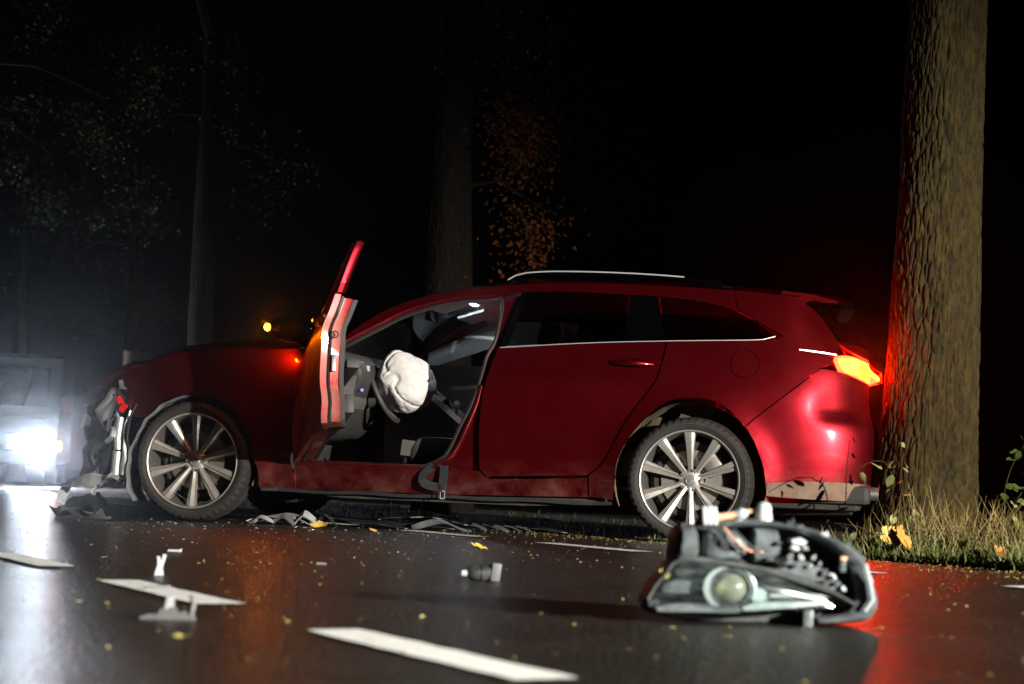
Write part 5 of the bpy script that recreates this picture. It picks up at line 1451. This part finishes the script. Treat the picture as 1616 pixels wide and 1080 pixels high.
tagd(torn(34, [cw(1.02, .78, .03), cw(.90, .80, .05), cw(.76, .82, .04), cw(.66, .85, .02)], (.26, .12), 'torn_plastic', 'debris_light', None, up=UPW, amp=.05), 'pale crumpled sheet on the road right behind the front wheel')
tagd(torn(35, [cw(.80, .86, .04), cw(.5, .84, .05), cw(.2, .86, .04), cw(-.2, .84, .03)], (.10, .16), 'undertray', 'black', None, up=UPW, amp=.03), 'dark torn undertray strip lying below the open door')
tagd(torn(36, [cw(.30, .80, .06), cw(.0, .82, .07), cw(-.3, .80, .05), cw(-.75, .84, .03)], (.16, .10), 'undertray', 'black', None, up=UPW, amp=.03), 'long dark undertray strip lying below the rear door')
tagd(torn(37, [cw(.10, .92, .03), cw(-.05, .93, .06), cw(-.22, .91, .03)], (.05, .03), 'torn_plastic', 'debris_gray', None, up=UPW, amp=.05), 'thin gray arched splinter lying under the seat belt')
for k in range(5):
    x0 = -.22 - .06 * k
    tagd(torn(40 + k, [cw(x0, .90, .055), cw(x0 - .05, .93, .045), cw(x0 - .09, .95, .02)], (.018, .012), 'grille_slat', 'debris_gray', None, up=UPW, amp=.015), ('first', 'second', 'third', 'fourth', 'fifth')[k] + ' short slat from the open door, in the row under the sill')
for k in range(4):
    x0 = 1.00 - .12 * k
    tagd(torn(50 + k, [cw(x0, .90, .02), cw(x0 - .05, .92, .05 + .01 * k), cw(x0 - .12, .93, .02)], (.05, .02), 'torn_plastic', ('debris_light', 'debris_gray', 'debris_light', 'black')[k], None, up=UPW, amp=.05), ('pale jagged splinter touching the front tyre', 'gray splinter next to the pale one behind the front tyre', 'pale splinter below the sill end', 'black splinter under the front end of the sill')[k])

# ------------------------------------------------------------------ sign behind the bonnet
sg = empty('road_sign', (-4.88, 26, -.1)); tag(sg, 'small pale rectangular sign board showing above the bonnet', 'sign')
MB().tube([(0, .03, 0), (0, .03, 1.95)], .03, 10).build('post', 'post', sg, True)
MB().box((.0, 0, 1.80), (.40, .02, .26), ch=.006).build('board', 'sign', sg, True)
MB().strip([(-.19, -.013, 1.68), (-.19, -.013, 1.92), (.19, -.013, 1.92), (.19, -.013, 1.68)], .012, .004, up=(0, 1, 0)).build('border', 'black', sg)

# ------------------------------------------------------------------ van with its headlamps on, at the edge of the picture
vx, vy = -7.75, 30.0
van = empty('van', (vx, vy, 0), (0, 0, R(10))); tag(van, 'dark van facing the camera with dazzling headlamps at the picture edge', 'van')
prof = cat([(0.0, .30), (-.06, .55), (.0, .85), (.10, 1.02), (.55, 1.16), (.95, 1.85), (1.15, 2.02), (2.6, 2.08), (4.7, 2.05), (4.85, 1.9), (4.85, .35)], .12) + [(4.85, .35)]
MB().prism(prof, -.93, .93, axis='x', ch=.06).build('body', 'van_paint', van, True, 40)
MB().prism([(.545, 1.20), (.93, 1.83), (.95, 1.83), (.57, 1.20)], -.74, .74, axis='x').build('windscreen', 'trim', van)
MB().box((0, -.05, .42), (1.7, .10, .20), ch=.04).build('bumper', 'black', van, True)
MB().box((0, -.03, .70), (.80, .08, .16), ch=.02).build('grille', 'black', van, True)
for sx in (-.72, .72):
    for lx, lz, lr in ((.74, .64, .15), (.44, .62, .12), (.70, .36, .10)):  # outer pair are the headlamps; inner and lower lamps added to widen the glare
        MB().lathe([(.0, -.125), (lr * .7, -.118), (lr, -.09), (lr, .02)], 24, 'y', (sx / .72 * lx, 0, lz)).build('headlight_or_glare_lamp', 'van_emit', van, True)
    MB().box((sx * 1.30, -.09, .60), (.12, .10, .12), ch=.02).build('indicator', 'van_amber' if sx > 0 else 'amber', van, True)
    MB().box((sx * 1.42, .75, 1.25), (.16, .12, .24), ch=.03).build('door_mirror', 'black', van, True)
    for yy in (.75, 3.9):
        MB().lathe([(.0, -.10), (.20, -.10), (.31, -.09), (.33, -.05), (.33, .05), (.31, .09)], 28, 'x', (sx * 1.14, yy, .33)).build('wheel', 'tyre', van, True)
    loc = Matrix.Rotation(R(10), 3, 'Z') @ Vector((sx, -.16, .60)) + Vector((vx, vy, 0))
    spot('van_headlamp_beam', tuple(loc), (loc.x + 1.2, loc.y - 14, -.6), 120, (.80, .90, 1.0), 42, .9, .10)

# ------------------------------------------------------------------ haze volume added to spread a lens-like glow round the lamps
hz = MB().box((0, 30, 11.0), (120, 100, 24.4)).build('haze', 'black', None)
hm_ = bpy.data.materials.new('glow_haze'); hm_.use_nodes = True; nt = hm_.node_tree
nt.nodes.remove(nt.nodes['Principled BSDF'])
pv = nt.nodes.new('ShaderNodeVolumePrincipled'); pv.inputs['Color'].default_value = (.85, .9, 1, 1); pv.inputs['Density'].default_value = .0013; pv.inputs['Anisotropy'].default_value = .975
nt.links.new(pv.outputs[0], nt.nodes['Material Output'].inputs['Volume'])
hz.data.materials.clear(); hz.data.materials.append(hm_)
tag(hz, kind='stuff')
